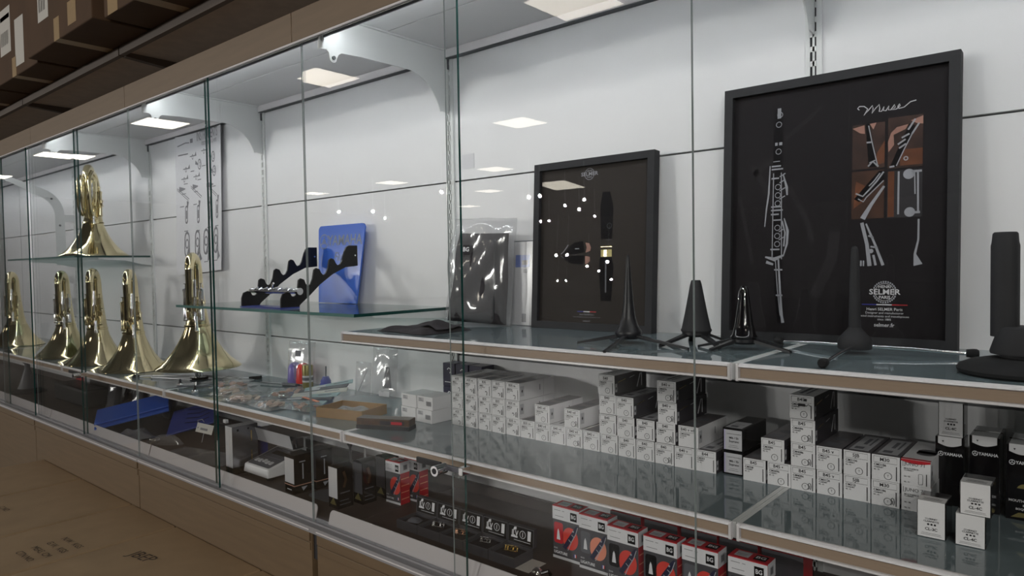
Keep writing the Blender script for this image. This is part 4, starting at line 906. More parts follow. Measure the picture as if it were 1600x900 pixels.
b = B(); b.flat(lambda u, v, w: Vector((u, -.019 - w, v)), [('r', -.01, .013, .055, .024)], 'fabric_black', .0005); b.flat(lambda u, v, w: Vector((u, -.019 - w, v)), [('r', .02, .015, .05, .022)], 'red_print', .0008); b.obj('print', t)

# ================================================================ DECK ITEMS
DZ = DECK + .0003
def lig_box(x, y, label, third='dark', circ='red_bright', rz=0., w_=.071, h=.1155, d=.036, txt='LIGATURE', grp='ligature boxes in the front row'):
    t = thing('ligature_box', label, 'box', (x, y, DZ), rz, grp)
    b = B(); b.box(0, w_, 0, d, 0, h, 'box_charcoal', top='red_print', right='red_print'); b.obj('carton', t, bevel=.0006)
    b = B(); k = w_ / .071
    b.flat(XZ(0), [('r', 0, h - .030, w_, h - .001)], 'white_print', .0004); b.flat(XZ(0), [('r', 0, h - .002, w_, h)], 'red_print', .0006)
    b.flat(XZ(0), [('r', .0475 * k, h - .026, .0645 * k, h - .008)], 'black_gloss', .0008); b.flat(XZ(0), [('t', 'BG', .056 * k, h - .017, .0115 * k, .02, {'sx': .85})], 'white_print', .0012)
    b.flat(XZ(0), [('r', .005 * k, h - .010, .022 * k, h - .009), ('r', .026 * k, h - .010, .032 * k, h - .009), ('r', .007 * k, h - .0225, .030 * k, h - .0215)], 'ink_grey', .0008)
    b.flat(XZ(0), [('r', 0, .0, w_, .006)], 'white_print', .0004)
    if third:
        wm = {'red': 'red_print', 'grey': 'poster_mid', 'dark': 'black_gloss'}[third]
        b.flat(XZ(0), [('p', rrect(.004 * k, .034, .028 * k, h - .036, .005))], wm, .0005); b.flat(XZ(0), [('p', [(.011 * k, .042), (.0205 * k, .042), (.018 * k, .060), (.0155 * k, .066), (.013 * k, .060)])], 'white_print', .0008)
    cx, cy, r = .047 * k, .050, .0205
    b.flat(XZ(0), [('p', [(cx + min(.0235 * k - .0008, r * math.cos(a * 6.2832 / 28)), cy + 1.18 * r * math.sin(a * 6.2832 / 28)) for a in range(28)])], circ, .0005)
    b.flat(XZ(0), [('l', [(cx - .016, cy - .024), (cx - .002, cy - .003), (cx + .015, cy + .024), (cx + .019, cy + .031)], [.010, .0105, .008, .004])], 'navy_print', .0008)
    b.flat(XZ(0), [('l', [(cx - .006, cy - .026), (cx + .003, cy - .006), (cx + .014, cy + .012), (cx + .020, cy + .029)], .0016), ('l', [(cx - .004, cy - .002), (cx + .002, cy - .007)], .0016), ('l', [(cx + .004, cy + .010), (cx + .010, cy + .006)], .0016), ('c', cx + .008, cy + .018, .002)], 'poster_silver', .0011)
    b.flat(XZ(0), [('t', txt, .004 * k, .014, .0082 * k, .03, {'al': 1, 'sx': .95}), ('t', 'DUO', .004 * k, .0225, .0042, .01, {'al': 1})], 'white_print', .0011)
    for q, m in ((0, 'flag_blue'), (1, 'white_print'), (2, 'red_print')): b.flat(XZ(0), [('r', .056 * k + .0024 * q, .0125, .056 * k + .0024 * (q + 1), .0195)], m, .0009)
    b.flat(XY(h), [('r', .008 * k, .006, .034 * k, d - .006)], 'sticker', .0004); b.flat(XY(h), [('r', .042 * k, .007, .064 * k, d - .007)], 'black_gloss', .0004); b.flat(XY(h), [('t', 'BG', .053 * k, d / 2, .014 * k, .02)], 'white_print', .0008); b.flat(XY(h), [('r', .011 * k, .010, .030 * k, .012), ('r', .011 * k, .016, .030 * k, .018)], 'ink_grey', .0008)
    b.flat(YZ(w_), [('r', 0, h - .030, d, h)], 'white_print', .0004); b.flat(YZ(w_), [('r', .010, h - .024, .026, h - .008)], 'sticker', .0006); b.flat(YZ(w_), [('r', .012, h - .022, .024, h - .010)], 'ink_grey', .0008)
    for q in range(4): b.flat(YZ(w_), [('r', .003, .014 + .018 * q, d - .003, .0165 + .018 * q)], 'salmon', .0005)
    b.obj('print', t)
    return t
LB = [(.516, -.222, 'red', 'red_bright', 'first ligature box from the left, with a red window'), (.592, -.230, 'grey', 'salmon', 'second ligature box from the left, with a salmon circle and grey window'), (.674, -.249, 'dark', 'red_bright', 'third ligature box from the left, with a black window'),
      (.757, -.250, 'dark', 'red_bright', 'fourth ligature box from the left, behind a thin glass door edge'), (.8345, -.243, 'grey', 'red_bright', 'fifth ligature box from the left in the front row'), (.923, -.240, 'dark', 'red_bright', 'last ligature box at the right end of the row, set apart')]
for x, y, th, ci, la in LB: lig_box(x, y, la, th, ci)
for k, (x, y) in enumerate(((.637, -.180), (.719, -.180), (.800, -.178), (.878, -.176), (.960, -.178))):
    t = thing('ligature_box', 'red topped box behind the front ligature boxes, %s from left' % od[k], 'box', (x, y, DZ), 0, 'red topped boxes behind the ligature boxes')
    b = B(); b.box(0, .074, 0, .05, 0, .117, 'box_charcoal', top='red_print', right='red_print'); b.obj('carton', t, bevel=.0006)
    b = B(); b.flat(XY(.117), [('r', .004, .005, .045, .020), ('r', .058, .008, .070, .019)], 'black_gloss', .0004); b.flat(XY(.117), [('t', 'L.M', .0135, .0125, .0105, .03), ('t', 'CLAR', .034, .0115, .0075, .03), ('t', 'D23', .064, .0135, .0055, .0)], 'white_print', .0008); b.obj('lettering', t)
lig_box(-.061, -.213, 'ligature box standing alone left of the open jewel boxes', None, 'red_bright', .03, .058, .115, .034, grp='pair of ligature boxes on the left')
lig_box(-.036, -.168, 'ligature box hidden behind the lone one left of the jewel boxes', None, 'red_bright', .03, .058, .115, .034, grp='pair of ligature boxes on the left')
# open jewel boxes with ligatures
def jewel(i, x, lab):
    t = thing('jewel_box', 'open black jewel box, %s of five, %s' % (od[i] if i < 4 else 'last', lab), 'box', (x, -.290, DZ), math.radians(.5), 'row of open jewel boxes')
    b = B(); w_ = .0365; b.box(-w_, w_, -.032, -.0295, 0, .021, 'box_charcoal'); b.box(-w_, w_, .0295, .032, 0, .021, 'box_charcoal'); b.box(-w_, -w_ + .0025, -.0295, .0295, 0, .021, 'box_charcoal'); b.box(w_ - .0025, w_, -.0295, .0295, 0, .021, 'box_charcoal'); b.box(-w_ + .0025, w_ - .0025, -.0295, .0295, 0, .003, 'box_charcoal'); b.obj('body', t)
    b = B(); b.box(-w_ + .0026, w_ - .0026, -.0293, .0293, .003, .0135, 'fabric_black'); b.obj('foam_insert', t)
    b = B(); f = lambda u, v, w: Vector((u, .033 + w + .10 * (v - .02), v)); b.prism([(-w_, .021), (w_, .021), (w_, .060), (-w_, .060)], f, .012, 'box_charcoal'); b.prism([(-w_ + .002, .023), (w_ - .002, .023), (w_ - .002, .058), (-w_ + .002, .058)], lambda u, v, w: Vector((u, .033 - w + .10 * (v - .02), v)), .0004, 'black_acrylic'); lid = b.obj('lid', t)
    b = B(); f3 = lambda u, v, w: Vector((u, .033 - w + .10 * (v - .02), v))
    b.flat(f3, [('t', 'JLV', -.016, .043, .017, .03, {'sx': .8}), ('r', -.026, .034, -.008, .038), ('p', [(-.022, .049), (-.012, .052), (-.012, .058), (-.018, .057)]), ('o', .006, .044, .008, .0012), ('r', .0052, .039, .0068, .049), ('r', .020, .034, .029, .055), ('r', -.018, .029, .028, .0298)], 'white_print', .001); b.obj('lettering', t)
    return t
jm = ['poster_mid', 'silver', 'rose_gold', 'chrome', 'gold']
jl = ['holding a grey pouch', 'holding a silver ligature', 'holding a rose gold ligature behind the glass edge', 'holding a small chrome ligature', 'holding a gold ligature']
for i in range(5):
    x = .147 + .0762 * i; jewel(i, x, jl[i])
    if i == 0:
        t = thing('small_pouch', 'small grey rounded pouch lying in the first jewel box', 'pouch', (x - .004, -.292, DZ + .0137), .3)
        cloth(lambda u, v: Vector(((u - .5) * .036, (v - .5) * .026, .001 + .009 * (1 - abs(2 * u - 1) ** 3) * (1 - abs(2 * v - 1) ** 3))), 10, 8, 'poster_mid').obj('soft_body', t)
    else:
        t = thing('ligature', '%s ligature ring lying in the %s jewel box' % (['', 'silver', 'rose gold', 'small chrome', 'gold'][i], od[i] if i < 4 else 'last'), 'ligature', (x + .002, -.294, DZ + .0137), .4 * i, rot=(math.radians(-22), math.radians(6), .5))
        R2 = .0145 if i != 3 else .012
        b = B()
        for zz in (.004, .014): b.tube([(R2 * math.cos(6.2832 * k / 24), R2 * math.sin(6.2832 * k / 24), zz + .002) for k in range(24)], .0014, jm[i], 8, True)
        b.obj('ring', t)
        b = B()
        for a in (0, 1.4, 2.8, 4.3): b.tube([(R2 * math.cos(a), R2 * math.sin(a), .006), (R2 * math.cos(a), R2 * math.sin(a), .016)], .0016, jm[i], 8)
        b.obj('strut', t)
        for s_ in (-1, 1):
            b = B(); b.tube([(s_ * .004, R2 + .001, .011), (s_ * .004, R2 + .010, .012)], .0012, jm[i], 8); b.ball((s_ * .004, R2 + .012, .012), .0034, jm[i], 10); b.obj('screw', t)
t = thing('chrome_ring_tool', 'small chrome and black fitting in front of the red ligature boxes', 'fitting', (.545, -.315, DZ))
b = B(); b.lathe([(.010, 0), (.012, .003), (.010, .010), (.005, .014), (.0001, .0145)], 'chrome', 20); b.obj('cap', t); b = B(); b.tube([(.010, 0, .006), (.022, .010, .010), (.030, .006, .006)], .004, 'black_gloss', 8); b.obj('arm', t)
t = thing('paper_slip', 'white paper slip under the last jewel box', 'paper', (.494, -.290, DECK)); b = B(); b.box(-.03, .032, -.03, .03, 0.0001, .0003, 'label_paper'); b.obj('sheet', t)

# weighing scale and steel pan
t = thing('weighing_scale', 'white digital weighing scale with grey keypad and steel pan', 'scale', (-.545, -.325, DZ), 0)
b = B(); b.hull([(-.072, .0, .010), (.070, .0, .010), (.074, .15, .010), (-.076, .15, .010)], [(-.069, .003, .036), (.067, .003, .036), (.070, .15, .074), (-.072, .15, .074)], 'scale_white'); b.obj('housing', t, bevel=.004)
f4 = lambda u, v, w: Vector((u, .006 + v * .967, .0369 + v * .25 + w))
b = B(); b.prism(rrect(-.062, .004, .060, .110, .006), f4, .0008, 'scale_panel'); kp = b.obj('keypad', t)
b = B(); b.flat(f4, [('r', -.035, .072, .042, .092)], 'lcd', .0012); b.flat(f4, [('l', rrect(-.042, .052, .048, .098, .003) + [(.048, .055)], .0008), ('r', -.02, .102, .02, .104)], 'poster_silver', .0014); b.obj('display', kp)
for i in range(5):
    b = B(); b.prism(rrect(-.050 + .020 * i, .020 + .004 * (i == 2), -.036 + .020 * i, .034 + .004 * (i == 2), .002), f4, .003, 'sticker'); b.obj('key', kp)
for sx in (-.05, .05):
    for sy in (.02, .13):
        b = B(); b.lathe([(.011, 0), (.013, .003), (.013, .011)], 'black_plastic', 16, (sx, sy, 0)); b.obj('foot', t)
b = B(); b.box(-.03, .03, .122, .145, .068, .095, 'poster_mid'); b.obj('neck', t)
b = B(); b.box(-.122, .113, .062, .25, .093, .094, 'chrome'); b.prism([(-.122, .0935), (.113, .0935), (.113, .137), (-.122, .137)], lambda u, v, w: Vector((u, .062 - .28 * (v - .0935) - w + .0005, v)), .001, 'foil_lit'); b.box(-.122, .113, .249, .25, .094, .137, 'chrome'); b.box(-.122, -.121, .062, .25, .094, .125, 'chrome'); b.box(.112, .113, .062, .25, .094, .125, 'chrome'); b.obj('steel_pan', t)
# mirror box
t = thing('mirror_box', 'tall mirror-finish box with gold line left of the scale', 'box', (-.672, -.352, DZ))
b = B(); b.box(0, .043, 0, .086, .022, .150, 'chrome', top='sticker', front='foil_lit', right='foil_dark'); b.obj('carton', t, bevel=.0008); b = B(); b.box(-.0006, .0436, -.0006, .0866, 0, .022, 'black_gloss'); b.obj('base_band', t)
b = B(); b.flat(YZ(.043), [('r', .062, .034, .066, .068), ('r', .062, .096, .066, .130)], 'gold'); b.flat(YZ(.043), [('c', .054, .138, .003), ('r', .016, .134, .022, .141)], 'ink'); b.obj('print', t)
t = thing('blue_box', 'deep blue box behind the mirror-finish box', 'box', (-.725, -.275, DZ)); b = B(); b.box(0, .05, 0, .07, 0, .115, 'blue_dark'); b.obj('carton', t, bevel=.001)
t = thing('mirror_box', 'second mirror-finish box behind the first, beside the steel pan', 'box', (-.632, -.170, DZ)); b = B(); b.box(0, .043, 0, .07, 0, .088, 'chrome', top='box_dark'); b.obj('carton', t, bevel=.0008)
def bk_box(x, y, w_, d, h, lab, front='black_gloss', arch=True):
    t = thing('accessory_box', lab, 'box', (x, y, DZ), math.radians(-2), 'glossy black accessory boxes')
    if arch:
        b = B(); b.prism([(0, 0), (w_, 0), (w_, h - .003)] + [(w_ * (1 - k / 6), h - .003 + .0055 * math.sin(math.pi * k / 6)) for k in range(1, 6)] + [(0, h - .003)], lambda u, v, w: Vector((u, w, v)), d, 'black_gloss'); b.obj('carton', t)
        b = B(); b.box(.001, w_ - .001, -.0006, 0, .028, h - .005, front); b.flat(XZ(0), [('p', [(.006, .010), (w_ - .006, .010), (w_ * .55, .030)])], 'olive_gold', .0009); b.obj('front_face', t)
        b = B(); b.flat(YZ(w_), [('r', .006, .010, d - .008, .012), ('r', .006, .020, d - .014, .022), ('r', .008, .040, d - .010, .043)], 'poster_mid'); b.flat(YZ(w_), [('l', [(d * .4, .055), (d * .55, .075), (d * .4, .098)], .008)], 'brown_window'); b.obj('side_print', t)
    else:
        b = B(); b.box(0, w_, 0, d, 0, h, 'black_gloss'); b.obj('carton', t, bevel=.001)
        b = B(); b.box(.001, w_ - .001, -.0006, 0, .030, h - .010, front); b.obj('front_face', t)  # a pale front puts the bright reflection into its colour
        b = B(); b.box(-.0005, w_ + .0005, -.0008, d, .023, .0255, 'copper'); b.obj('band', t)
        b = B(); b.flat(XZ(0), [('t', 'Vandy', w_ / 2, .012, .010, .0, {'sh': .3})][:0] + [('r', .012, .010, .036, .013)], 'white_print'); b.flat(YZ(w_), [('p', [(d * .4, .018), (d * .75, .018), (d * .5, .006)]), ('r', d * .3, h - .022, d * .65, h - .019), ('l', [(d * .5, .04), (d * .5, .085)], .004)], 'poster_silver'); b.obj('print', t)
    return t
bk_box(-.360, -.337, .051, .055, .111, 'glossy black box with pale front and copper band right of the scale', 'foil_lit', False)
bk_box(-.350, -.272, .051, .055, .113, 'second glossy black box with copper band, behind the first', 'box_dark', False)
bk_box(-.152, -.334, .042, .048, .114, 'tall black box with bright front, nearest of three', 'foil_lit')
bk_box(-.130, -.270, .042, .046, .116, 'tall black box, middle of three', 'poster_mid')
bk_box(-.120, -.200, .042, .048, .117, 'tall black box, rearmost of three', 'box_dark')
t = thing('round_pad', 'flat grey rounded pad under the nearest tall black box', 'pad', (-.205, -.275, DECK)); b = B(); b.prism(rrect(-.085, -.045, .04, .035, .03, 6), lambda u, v, w: Vector((u, v, w)), .0002, 'scale_panel'); b.obj('sheet', t)
t = thing('curved_card', 'white curved card with a thin white post behind the three tall boxes', 'card', (-.25, -.12, DZ)); b = B()
b.prism([(-.02, .085), (.055, .085), (.060, .125), (.040, .118), (.015, .114), (-.02, .114)], lambda u, v, w: Vector((u, w, v)), .002, 'box_white'); b.obj('card', t); b = B(); b.tube([(-.022, 0, 0), (-.022, 0, .13)], .003, 'white_metal', 8); b.obj('post', t)
t = thing('jewelled_knob', 'small chrome knob below the shelf joint above the black boxes', 'knob', (-.29, -.16, DZ + .0), 0); b = B(); b.lathe([(.010, 0), (.006, .02), (.004, .10), (.010, .112), (.012, .122), (.008, .130), (.0001, .132)], 'chrome', 16); b.obj('body', t)

# left end of the deck
t = thing('display_panel', 'blue folded display panel lying on the deck below the brass horns', 'panel', (-1.66, -.385, DZ + .046), rot=(math.radians(11), math.radians(13), math.radians(-24)))
b = B(); b.box(-.085, .060, 0, .27, 0, .006, 'blue_acrylic'); b.obj('upper_leaf', t, bevel=.001); b = B(); b.box(-.058, .085, .0, .27, -.009, -.003, 'blue_acrylic'); b.obj('lower_leaf', t, bevel=.001)
t = thing('display_panel', 'dim blue display panel with dark marks behind the folded one', 'panel', (-1.375, -.215, DZ + .034), rot=(math.radians(13), math.radians(9), math.radians(-30)))
b = B(); b.box(-.13, .13, 0, .17, 0, .006, 'blue_dark'); b.obj('board', t, bevel=.001); b = B(); b.flat(XY(.006), [('l', [(-.10 + .05 * k, .06), (-.07 + .05 * k, .11), (-.09 + .05 * k, .15)], .010) for k in range(4)], 'navy_print'); b.obj('lettering', t)
for k, (x, y, lab, h_) in enumerate(((-1.90, -.235, 'dark pouch in a clear sleeve, leftmost of the three below the horns', .150), (-1.79, -.175, 'dark pouch in a clear sleeve, middle of the three below the horns', .140), (-1.68, -.105, 'dark pouch in a clear sleeve, nearest the blue panel', .135))):
    t = thing('sleeved_pouch', lab, 'pouch', (x, y, DZ + .007), 0, 'dark pouches in clear sleeves', rot=(math.radians(-10), math.radians(3 * k), math.radians(-25 + 8 * k)))
    b = puff(.115, h_ - .02, .045, 'fabric_black', seed=20 + k); b.obj('padded_body', t); b = puff(.135, h_, .058, 'sleeve', 12, 14, .004, 30 + k); b.obj('plastic_sleeve', t)
t = thing('cone_stand', 'silver grey cone stand with cup top at the far left of the deck', 'stand', (-2.97, -.265, DZ)); 
b = B(); b.lathe([(.048, .024), (.045, .03), (.034, .06), (.022, .10), (.014, .128), (.012, .150), (.017, .158), (.024, .166), (.022, .167), (.010, .158), (.0001, .157)], 'poster_mid', 28); b.obj('cone', t)
b = B(); b.lathe([(.085, 0), (.085, .006), (.05, .024), (.0001, .024)], 'black_matt', 28); b.obj('base', t)
t = thing('dark_box', 'dark red and black box at the back of the deck behind the cone stand', 'box', (-2.52, -.118, DZ)); b = B(); b.box(-.20, .24, 0, .09, 0, .148, 'black_plastic'); b.obj('carton', t, bevel=.001); b = B(); b.flat(XZ(0), [('p', [(-.19, .075), (-.06, .075), (-.03, .14), (-.19, .14)])], 'red_print'); b.flat(XZ(0), [('c', -.03, .08, .04)], 'poster_silver', .0008); b.obj('print', t)
t = thing('black_case', 'long low black case on the deck behind the cone stand', 'case', (-2.35, -.245, DZ)); b = B(); b.box(-.28, .15, 0, .10, 0, .085, 'black_plastic'); b.obj('body', t, bevel=.012)
def wb(u, v): return Vector(((u - .5) * .16, (v - .5) * .11, .002 + .022 * (1 - abs(2 * u - 1) ** 3) * (1 - abs(2 * v - 1) ** 3) * (1 + .4 * math.sin(9 * u + 2) * math.cos(11 * v))))
t = thing('clear_bag', 'crumpled clear bag in front of the blue panel', 'bag', (-1.43, -.325, DZ), -.2); cloth(wb, 18, 14, 'plastic_dull').obj('plastic_film', t)
t = thing('keyring_tool', 'clear wrapped metal tool with chrome head beside the paper tag', 'tool', (-1.235, -.335, DZ + .012), math.radians(35))
b = B(); b.ball((0, 0, .004), (.022, .018, .014), 'chrome', 14); b.obj('head', t); b = B(); b.tube([(-.012, -.01, .0), (-.03, -.045, -.004)], .006, 'poster_mid', 10); b.obj('handle', t)
def wk(u, v): return Vector(((u - .15) * .13, (v - .5) * .055 * (1.3 - u), -.010 + .036 * (1 - abs(2 * u - 1) ** 3) * (1 - abs(2 * v - 1) ** 3)))
cloth(wk, 14, 10, 'plastic').obj('plastic_film', t)
t = thing('paper_tag', 'small white paper tag on a string standing on the deck', 'tag', (-1.125, -.215, DZ), rot=(math.radians(-18), math.radians(3), math.radians(12)))
b = B(); b.box(-.045, .045, 0, .0008, .034, .068, 'label_paper'); b.obj('card', t); b = B(); b.flat(XZ(0), [('r', -.022, .044, .018, .052), ('c', -.036, .050, .003)], 'ink_grey'); b.obj('print', t)
b = B(); b.tube([(-.036, .001, .060), (-.05, .002, .075), (-.03, .004, .082), (-.015, .003, .074)], .0012, 'poster_silver', 6); b.tube([(0, .002, .034), (0, .004, 0)], .0012, 'poster_silver', 6); b.obj('string', t)
t = thing('flat_sleeve', 'flat grey clear sleeve lying left of the mirror-finish box', 'bag', (-.93, -.305, DZ), math.radians(12))
cloth(lambda u, v: Vector(((u - .5) * .34, (v - .5) * .13, .0015 + .007 * (1 - abs(2 * u - 1) ** 4) * (1 - abs(2 * v - 1) ** 4) * (1 + .4 * math.sin(14 * u)))), 20, 10, 'plastic_dull').obj('plastic_film', t)
for x, y, s_ in ((-.855, -.285, 'left'), (-.775, -.325, 'right')):
    b = B(); b.tube([(0, 0, 0), (0, 0, .062)], .0028, 'white_metal', 10); tag(b.obj('peg_post', None, (x, y, DZ)), 'thin white upright peg, %s of two, beside the mirror-finish box' % s_, 'peg', 'two thin white pegs')

# ================================================================ LOCKS, CLIPS, CHART, STICKER
def lock(x0, x1, xb, z, lab):
    t = thing('showcase_lock', lab, 'lock', ((x0 + x1) / 2, -.448, z)); c_ = (x0 + x1) / 2
    b = B(); b.box(x0 - c_, xb - c_ - .008, -.006, -.0005, .000, .012, 'black_plastic'); b.obj('ratchet_bar', t, bevel=.001)
    b = B(); b.box(xb - c_ + .008, x1 - c_, -.006, -.0005, -.001, .010, 'poster_mid'); b.obj('clip_bar', t, bevel=.001)
    b = B(); b.tube([(xb - c_, 0, .001), (xb - c_, -.030, .001)], .0105, 'chrome', 20); b.tube([(xb - c_, -.030, .001), (xb - c_, -.0305, .001)], .006, 'slot_dark', 14); b.obj('barrel', t)
    b = B(); b.box(x1 - c_ - .006, x1 - c_ + .006, -.008, .014, -.004, .012, 'chrome'); b.obj('glass_clip', t, bevel=.001)
lock(.336, .468, .416, Z0 - .650, 'black and chrome showcase lock on the glass doors before the white boxes')
lock(-1.73, -1.59, -1.605, Z0 - .642, 'dark showcase lock bar on the far left glass doors')
b = B(); b.box(-.008, .008, -.005, .005, 0, .011, 'sticker'); tag(b.obj('glass_clip', None, (-.533, -.4235 + .0035, Z0 - .690), bevel=.002), 'small pale plastic clip on the double green glass edge', 'clip')
t = thing('wall_chart', 'white wall chart of brass instrument drawings hung behind the largest horn', 'chart', (-1.285, -.004, Z0))
def cw(u, v): return Vector((-.41 + .405 * u - .012 * (1 - v), -.004 - .010 * abs(2 * u - 1) ** 4 - .008 * (1 - v) ** 3, -.262 + .606 * v + .022 * (u) * (1 - v)))
ch = cloth(cw, 16, 16, 'chart_paper').obj('paper', t)
fc = lambda u, v, w: cw(u, v) + Vector((0, -.0006 - w, 0))
b = B(); b.flat(fc, [('t', 'INSTRUMENTS', .68, .965, .095, .01, {'sx': .75}), ('t', 'Instruments à vent', .72, .915, .055, 0, {'sx': .8}), ('l', [(.04, .93), (.2, .945), (.28, .94)], .008), ('r', .05, .86, .25, .868), ('r', .30, .935, .36, .965)], 'chart_ink', 0)
random.seed(5)
def mini(cx, cy, s_, kind):
    if kind == 0: return [('l', [(cx - .06 * s_, cy), (cx + .05 * s_, cy), (cx + .08 * s_, cy + .012)], [.006, .008, .035]), ('o', cx, cy - .006, .016, .006)]
    if kind == 1: return [('o', cx, cy, .034, .010), ('o', cx + .01, cy, .016, .006), ('l', [(cx - .09, cy + .02), (cx - .03, cy + .0)], [.03, .008])]
    if kind == 2: return [('l', [(cx - .10, cy + .03), (cx + .14, cy - .06)], .006), ('l', [(cx - .10, cy + .018), (cx + .12, cy - .07)], .005), ('l', [(cx - .06, cy + .02), (cx + .06, cy + .018)], [.04, .006])]
    if kind == 3: return [('l', rrect(cx - .025, cy - .07, cx + .02, cy + .05, .02) + [(cx + .02, cy - .05)], .012), ('l', [(cx + .02, cy + .03), (cx + .028, cy + .085)], [.01, .045]), ('r', cx - .012, cy - .04, cx + .008, cy + .02)]
    return [('l', rrect(cx - .06, cy - .07, cx + .035, cy + .10, .045) + [(cx + .035, cy)], .018), ('o', cx - .012, cy + .02, .03, .012), ('l', [(cx + .035, cy + .02), (cx + .04, cy - .06), (cx + .06, cy - .115)], [.014, .018, .075])]
for cx, cy, k in ((.35, .84, 0), (.6, .86, 0), (.2, .76, 0), (.5, .77, 1), (.8, .80, 1), (.16, .69, 0), (.42, .69, 0), (.82, .70, 1), (.12, .60, 2), (.40, .60, 2), (.74, .59, 2), (.20, .44, 3), (.46, .43, 3), (.70, .44, 3), (.88, .44, 3), (.22, .2, 4), (.45, .2, 4), (.64, .2, 4), (.86, .2, 4)):
    b.flat(fc, mini(cx, cy, 1., k), 'chart_ink', 0); b.flat(fc, [('r', cx - .05, cy - .11 if k < 3 else cy - .13, cx + .03, cy - .104 if k < 3 else cy - .124)], 'ink_grey', 0)
b.obj('drawing', t)
b = B(); b.box(-.023, .023, 0, .0004, 0, .040, 'chart_paper'); tag(b.obj('wall_sticker', None, (.068, -.0008, Z0 + .032)), 'faint square white sticker on the wall right of the slotted upright', 'sticker')

# ================================================================ OVERHEAD STORAGE SHELF AND CARTONS
ZS = Z0 + .468
for x0, x1, s_ in ((-5, -2.004, 'at the far left'), (-1.996, -1.004, 'second from the left'), (-.996, .0, 'above the glass with the flute stand'), (.008, 2, 'at the right, out of view')):
    t = thing('storage_shelf', 'dark overhead storage shelf ' + s_, 'shelf', ((x0 + x1) / 2, -.25, ZS)); h = (x1 - x0) / 2
    b = B(); b.box(-h, h, -.248, .25, .0, .012, 'board_lit'); b.obj('board', t)
    b = B(); b.box(-h, h, -.252, -.2485, -.012, .016, 'dark_metal'); b.box(-h, h, -.2485, -.236, -.012, -.010, 'dark_metal'); b.obj('front_edge', t)
for x, s_ in ((-2, 'left'), (-1, 'middle'), (0, 'right')):
    t = thing('shelf_bracket', 'dark bracket below the overhead storage shelf joint, ' + s_, 'bracket', (x, -.25, ZS)); b = B(); b.hull([(-.012, -.235, -.014), (.012, -.235, -.014), (.012, .24, -.05), (-.012, .24, -.05)], [(-.012, -.235, -.0003), (.012, -.235, -.0003), (.012, .24, -.0003), (-.012, .24, -.0003)], 'dark_metal'); b.obj('arm', t)
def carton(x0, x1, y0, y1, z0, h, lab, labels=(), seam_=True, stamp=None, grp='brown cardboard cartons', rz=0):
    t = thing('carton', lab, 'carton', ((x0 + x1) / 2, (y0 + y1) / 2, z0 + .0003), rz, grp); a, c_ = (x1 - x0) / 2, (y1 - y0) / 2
    b = B(); b.box(-a, a, -c_, c_, 0, h, 'card_shaded' if z0 > 1 else 'card'); b.obj('body', t, bevel=.004)
    if seam_:
        b = B(); b.box(-.024, .024, -c_ - .0006, -c_, 0, .07, 'tape'); b.obj('tape', t)
        b = B(); b.box(-.024, .024, -c_ - .0006, c_ + .0006, -.0002, .0, 'tape'); b.obj('tape', t)
    for f_, items, m in labels:
        fr_ = XZ(-c_) if f_ == 'f' else (YZ(a) if f_ == 'r' else XY(h)); b = B(); b.flat(fr_, items, m, .0006); b.obj('label_sticker' if m == 'label_paper' else 'print', t)
    return t
def shiplabel(u, v, w_, h_): return [('r', u, v, u + w_, v + h_)], [('r', u + .01, v + h_ * .75, u + w_ - .01, v + h_ * .85)] + [('r', u + .012 + .008 * k, v + h_ * .2, u + .012 + .008 * k + (.003 if k % 3 else .005), v + h_ * .5) for k in range(int((w_ - .03) / .008))]
zc = ZS + .0165
la, lb = shiplabel(-.16, .10, .13, .17)
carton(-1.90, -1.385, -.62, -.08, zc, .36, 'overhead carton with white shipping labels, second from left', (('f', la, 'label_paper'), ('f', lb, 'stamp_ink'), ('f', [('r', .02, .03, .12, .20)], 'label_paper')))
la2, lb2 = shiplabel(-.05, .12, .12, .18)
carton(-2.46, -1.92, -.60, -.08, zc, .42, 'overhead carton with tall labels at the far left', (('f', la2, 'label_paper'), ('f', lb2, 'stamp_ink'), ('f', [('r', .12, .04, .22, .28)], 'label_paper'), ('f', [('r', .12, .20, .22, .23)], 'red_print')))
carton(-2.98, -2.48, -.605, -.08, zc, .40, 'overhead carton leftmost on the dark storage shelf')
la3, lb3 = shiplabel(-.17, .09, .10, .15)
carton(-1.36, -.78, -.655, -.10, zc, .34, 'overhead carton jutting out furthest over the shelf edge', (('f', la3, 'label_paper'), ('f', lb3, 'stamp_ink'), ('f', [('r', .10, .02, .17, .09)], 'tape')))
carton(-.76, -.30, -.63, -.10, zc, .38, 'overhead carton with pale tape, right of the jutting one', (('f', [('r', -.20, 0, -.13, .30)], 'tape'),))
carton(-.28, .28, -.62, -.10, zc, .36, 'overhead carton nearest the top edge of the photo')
# cartons on the floor in front
FT = Z0 - 1.05
def stamp(lines, cx, cy, s_, rot=0.):
    it = []
    for k, l in enumerate(lines): it.append(('t', l, cx, cy - 1.5 * s_ * k, s_, .01))
    return it
def stamp_r(lines, cx, cy, s_, sx=1.):
    b = B(); f = lambda u, v, w: Vector((cx + v, cy - u, FT + w))
    b.flat(f, [('t', l, 0, -1.5 * s_ * k, s_, .01, {'sx': sx}) for k, l in enumerate(lines)], 'stamp_ink', .0007); return b
cs = [(-2.078, -1.630, 'floor carton at the far left of the front stack', None), (-1.618, -1.154, 'floor carton with faded print, second from the left', (['C/NO.', 'MADE IN', 'ITEM'], -.06, .05, .026)), (-1.142, -.814, 'floor carton with four lines of stamped print, in the middle', (['N.W.  KGS', 'G.W.  KGS', 'MEAS. CM', 'CTN NO.'], .06, .09, .027)), (-.802, -.30, 'floor carton with handwriting, nearest the camera', (['JBEP'], -.09, .18, .055)), (-.292, .22, 'floor carton below the photo at right of the handwritten one', None)]
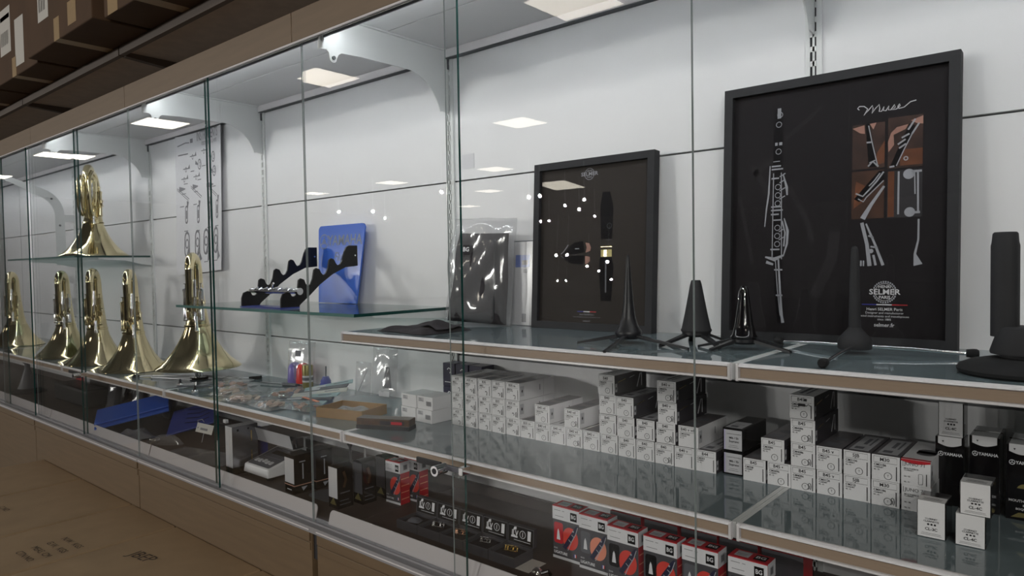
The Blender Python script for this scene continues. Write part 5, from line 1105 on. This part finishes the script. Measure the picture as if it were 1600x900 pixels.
for x0, x1, lab, st in cs:
    t = carton(x0, x1, -1.15, -.4526, 0, FT - .0003, lab, seam_=False, grp='floor cartons before the showcase')
    if st:
        lines, cx, cy, s_ = st
        f = (lambda c0, c1, a: (lambda u, v, w: Vector((c0 + u * math.cos(a) - v * math.sin(a), c1 + u * math.sin(a) + v * math.cos(a), FT + w))))(cx, cy, .12 if len(lines) == 1 else .04)
        for k, l in enumerate(lines):
            b = B(); b.flat(f, [('t', l, 0, -1.5 * s_ * k, s_, .0)], 'stamp_ink', .0007); b.obj('stamped_print', t)
#carton(-2.75, -2.10, -1.25, -.482, 0, Z0 - .905, 'taller floor carton beyond the front row at the left edge', grp='floor cartons before the showcase')

# ================================================================ STORE LIGHTING (behind the camera; some seen mirrored in the glass, others added unseen)
for x, y in ((-1.96, -4.3), (-5.4, -4.2), (-9.2, -4.05), (-13.4, -3.95), (-17.5, -3.95), (-5.41, -7.76), (-9.1, -11.33), (-12.62, -11.25), (-16.1, -11.29), (-12.32, -14.66), (-16.3, -18.0), (3.0, -2.6), (3.2, -6.0), (5.6, -2.6), (5.6, -5.6), (5.6, -9.0)):  # panels right of the camera are added unseen to brighten the floor cartons
    t = thing('ceiling_light', 'square recessed ceiling light panel, mirrored in the glass or added unseen as fill', 'ceiling light', (x, y, 3.61), 0, 'ceiling light panels')
    b = B(); b.box(-.31, .31, -.31, .31, .002, .010, 'white_metal'); b.obj('frame', t)
    b = B(); b.box(-.295, .295, -.295, .295, -.002, .0018, 'panel_light'); b.obj('diffuser', t)
cx_, cy_ = 1.438, -1.43
def spotlight(x, y, z, aim, watt, cone, where):
    d = (Vector(aim) - Vector((x, y, z))).normalized()
    t = thing('spotlight', 'white round track spotlight ' + where, 'spotlight', (x, y, z), math.atan2(d.y, d.x), 'track spotlights')
    M_ = Matrix.Rotation(math.radians(90) + math.asin(-d.z), 3, 'Y')
    b = B(); b.lathe([(.03, -.10), (.05, -.09), (.052, .0)], 'white_metal', 20, M=M_, caps=True); b.obj('housing', t)
    b = B(); b.lathe([(.0001, .001), (.027, .001), (.027, .003), (.0001, .003)], 'spot_light', 20, M=M_, caps=False); b.obj('lens', t)
    b = B(); b.tube([(-.05, 0, .04), (-.05, 0, 3.62 - z)], .012, 'white_metal', 8); b.obj('stem', t)
    l = bpy.data.lights.new('spot_beam', 'SPOT'); l.energy = watt; l.color = (1.0, .965, .92); l.spot_size = math.radians(cone); l.spot_blend = .6; l.shadow_soft_size = .027
    o = bpy.data.objects.new('spot_beam', l); C.objects.link(o); o.location = Vector((x, y, z)) + d * .03; o.rotation_euler = d.to_track_quat('-Z', 'Y').to_euler()
for i, (X, Y) in enumerate(((-12.22, -12.63), (-11.56, -15.58), (-11.1, -15.5), (-10.96, -17.55), (-13.26, -20.57), (-12.6, -18.8), (-18.0, -25.0), (-18.5, -25.0), (-15.0, -24.2), (-18.47, -15.28), (-21.0, -17.9), (-19.4, -14.5))):
    k = .68; x = cx_ + (X - cx_) * k; yv = -.86 - Y; y = -.86 - (cy_ + (yv - cy_) * k); z = Z0 - .24 + 1.99 * k
    spotlight(x, y, z, (-.6 + .35 * (i % 4), -.4, .78), FAR_WATT, 34, 'far across the store, number %d from the left wall' % (i + 1) if False else 'hanging far across the store, mirrored in the glass')
for i, (x, y) in enumerate(((2.7, -4.4), (3.4, -5.2), (4.0, -4.2), (4.7, -5.4), (5.4, -4.6), (6.2, -5.6))):  # fill spotlights out of view, added to brighten the showcase from the right
    spotlight(x, y, 3.1, (-1.4 + .4 * i, -.4, .9), FILL_WATT, 60, 'added unseen behind the viewer as fill light')
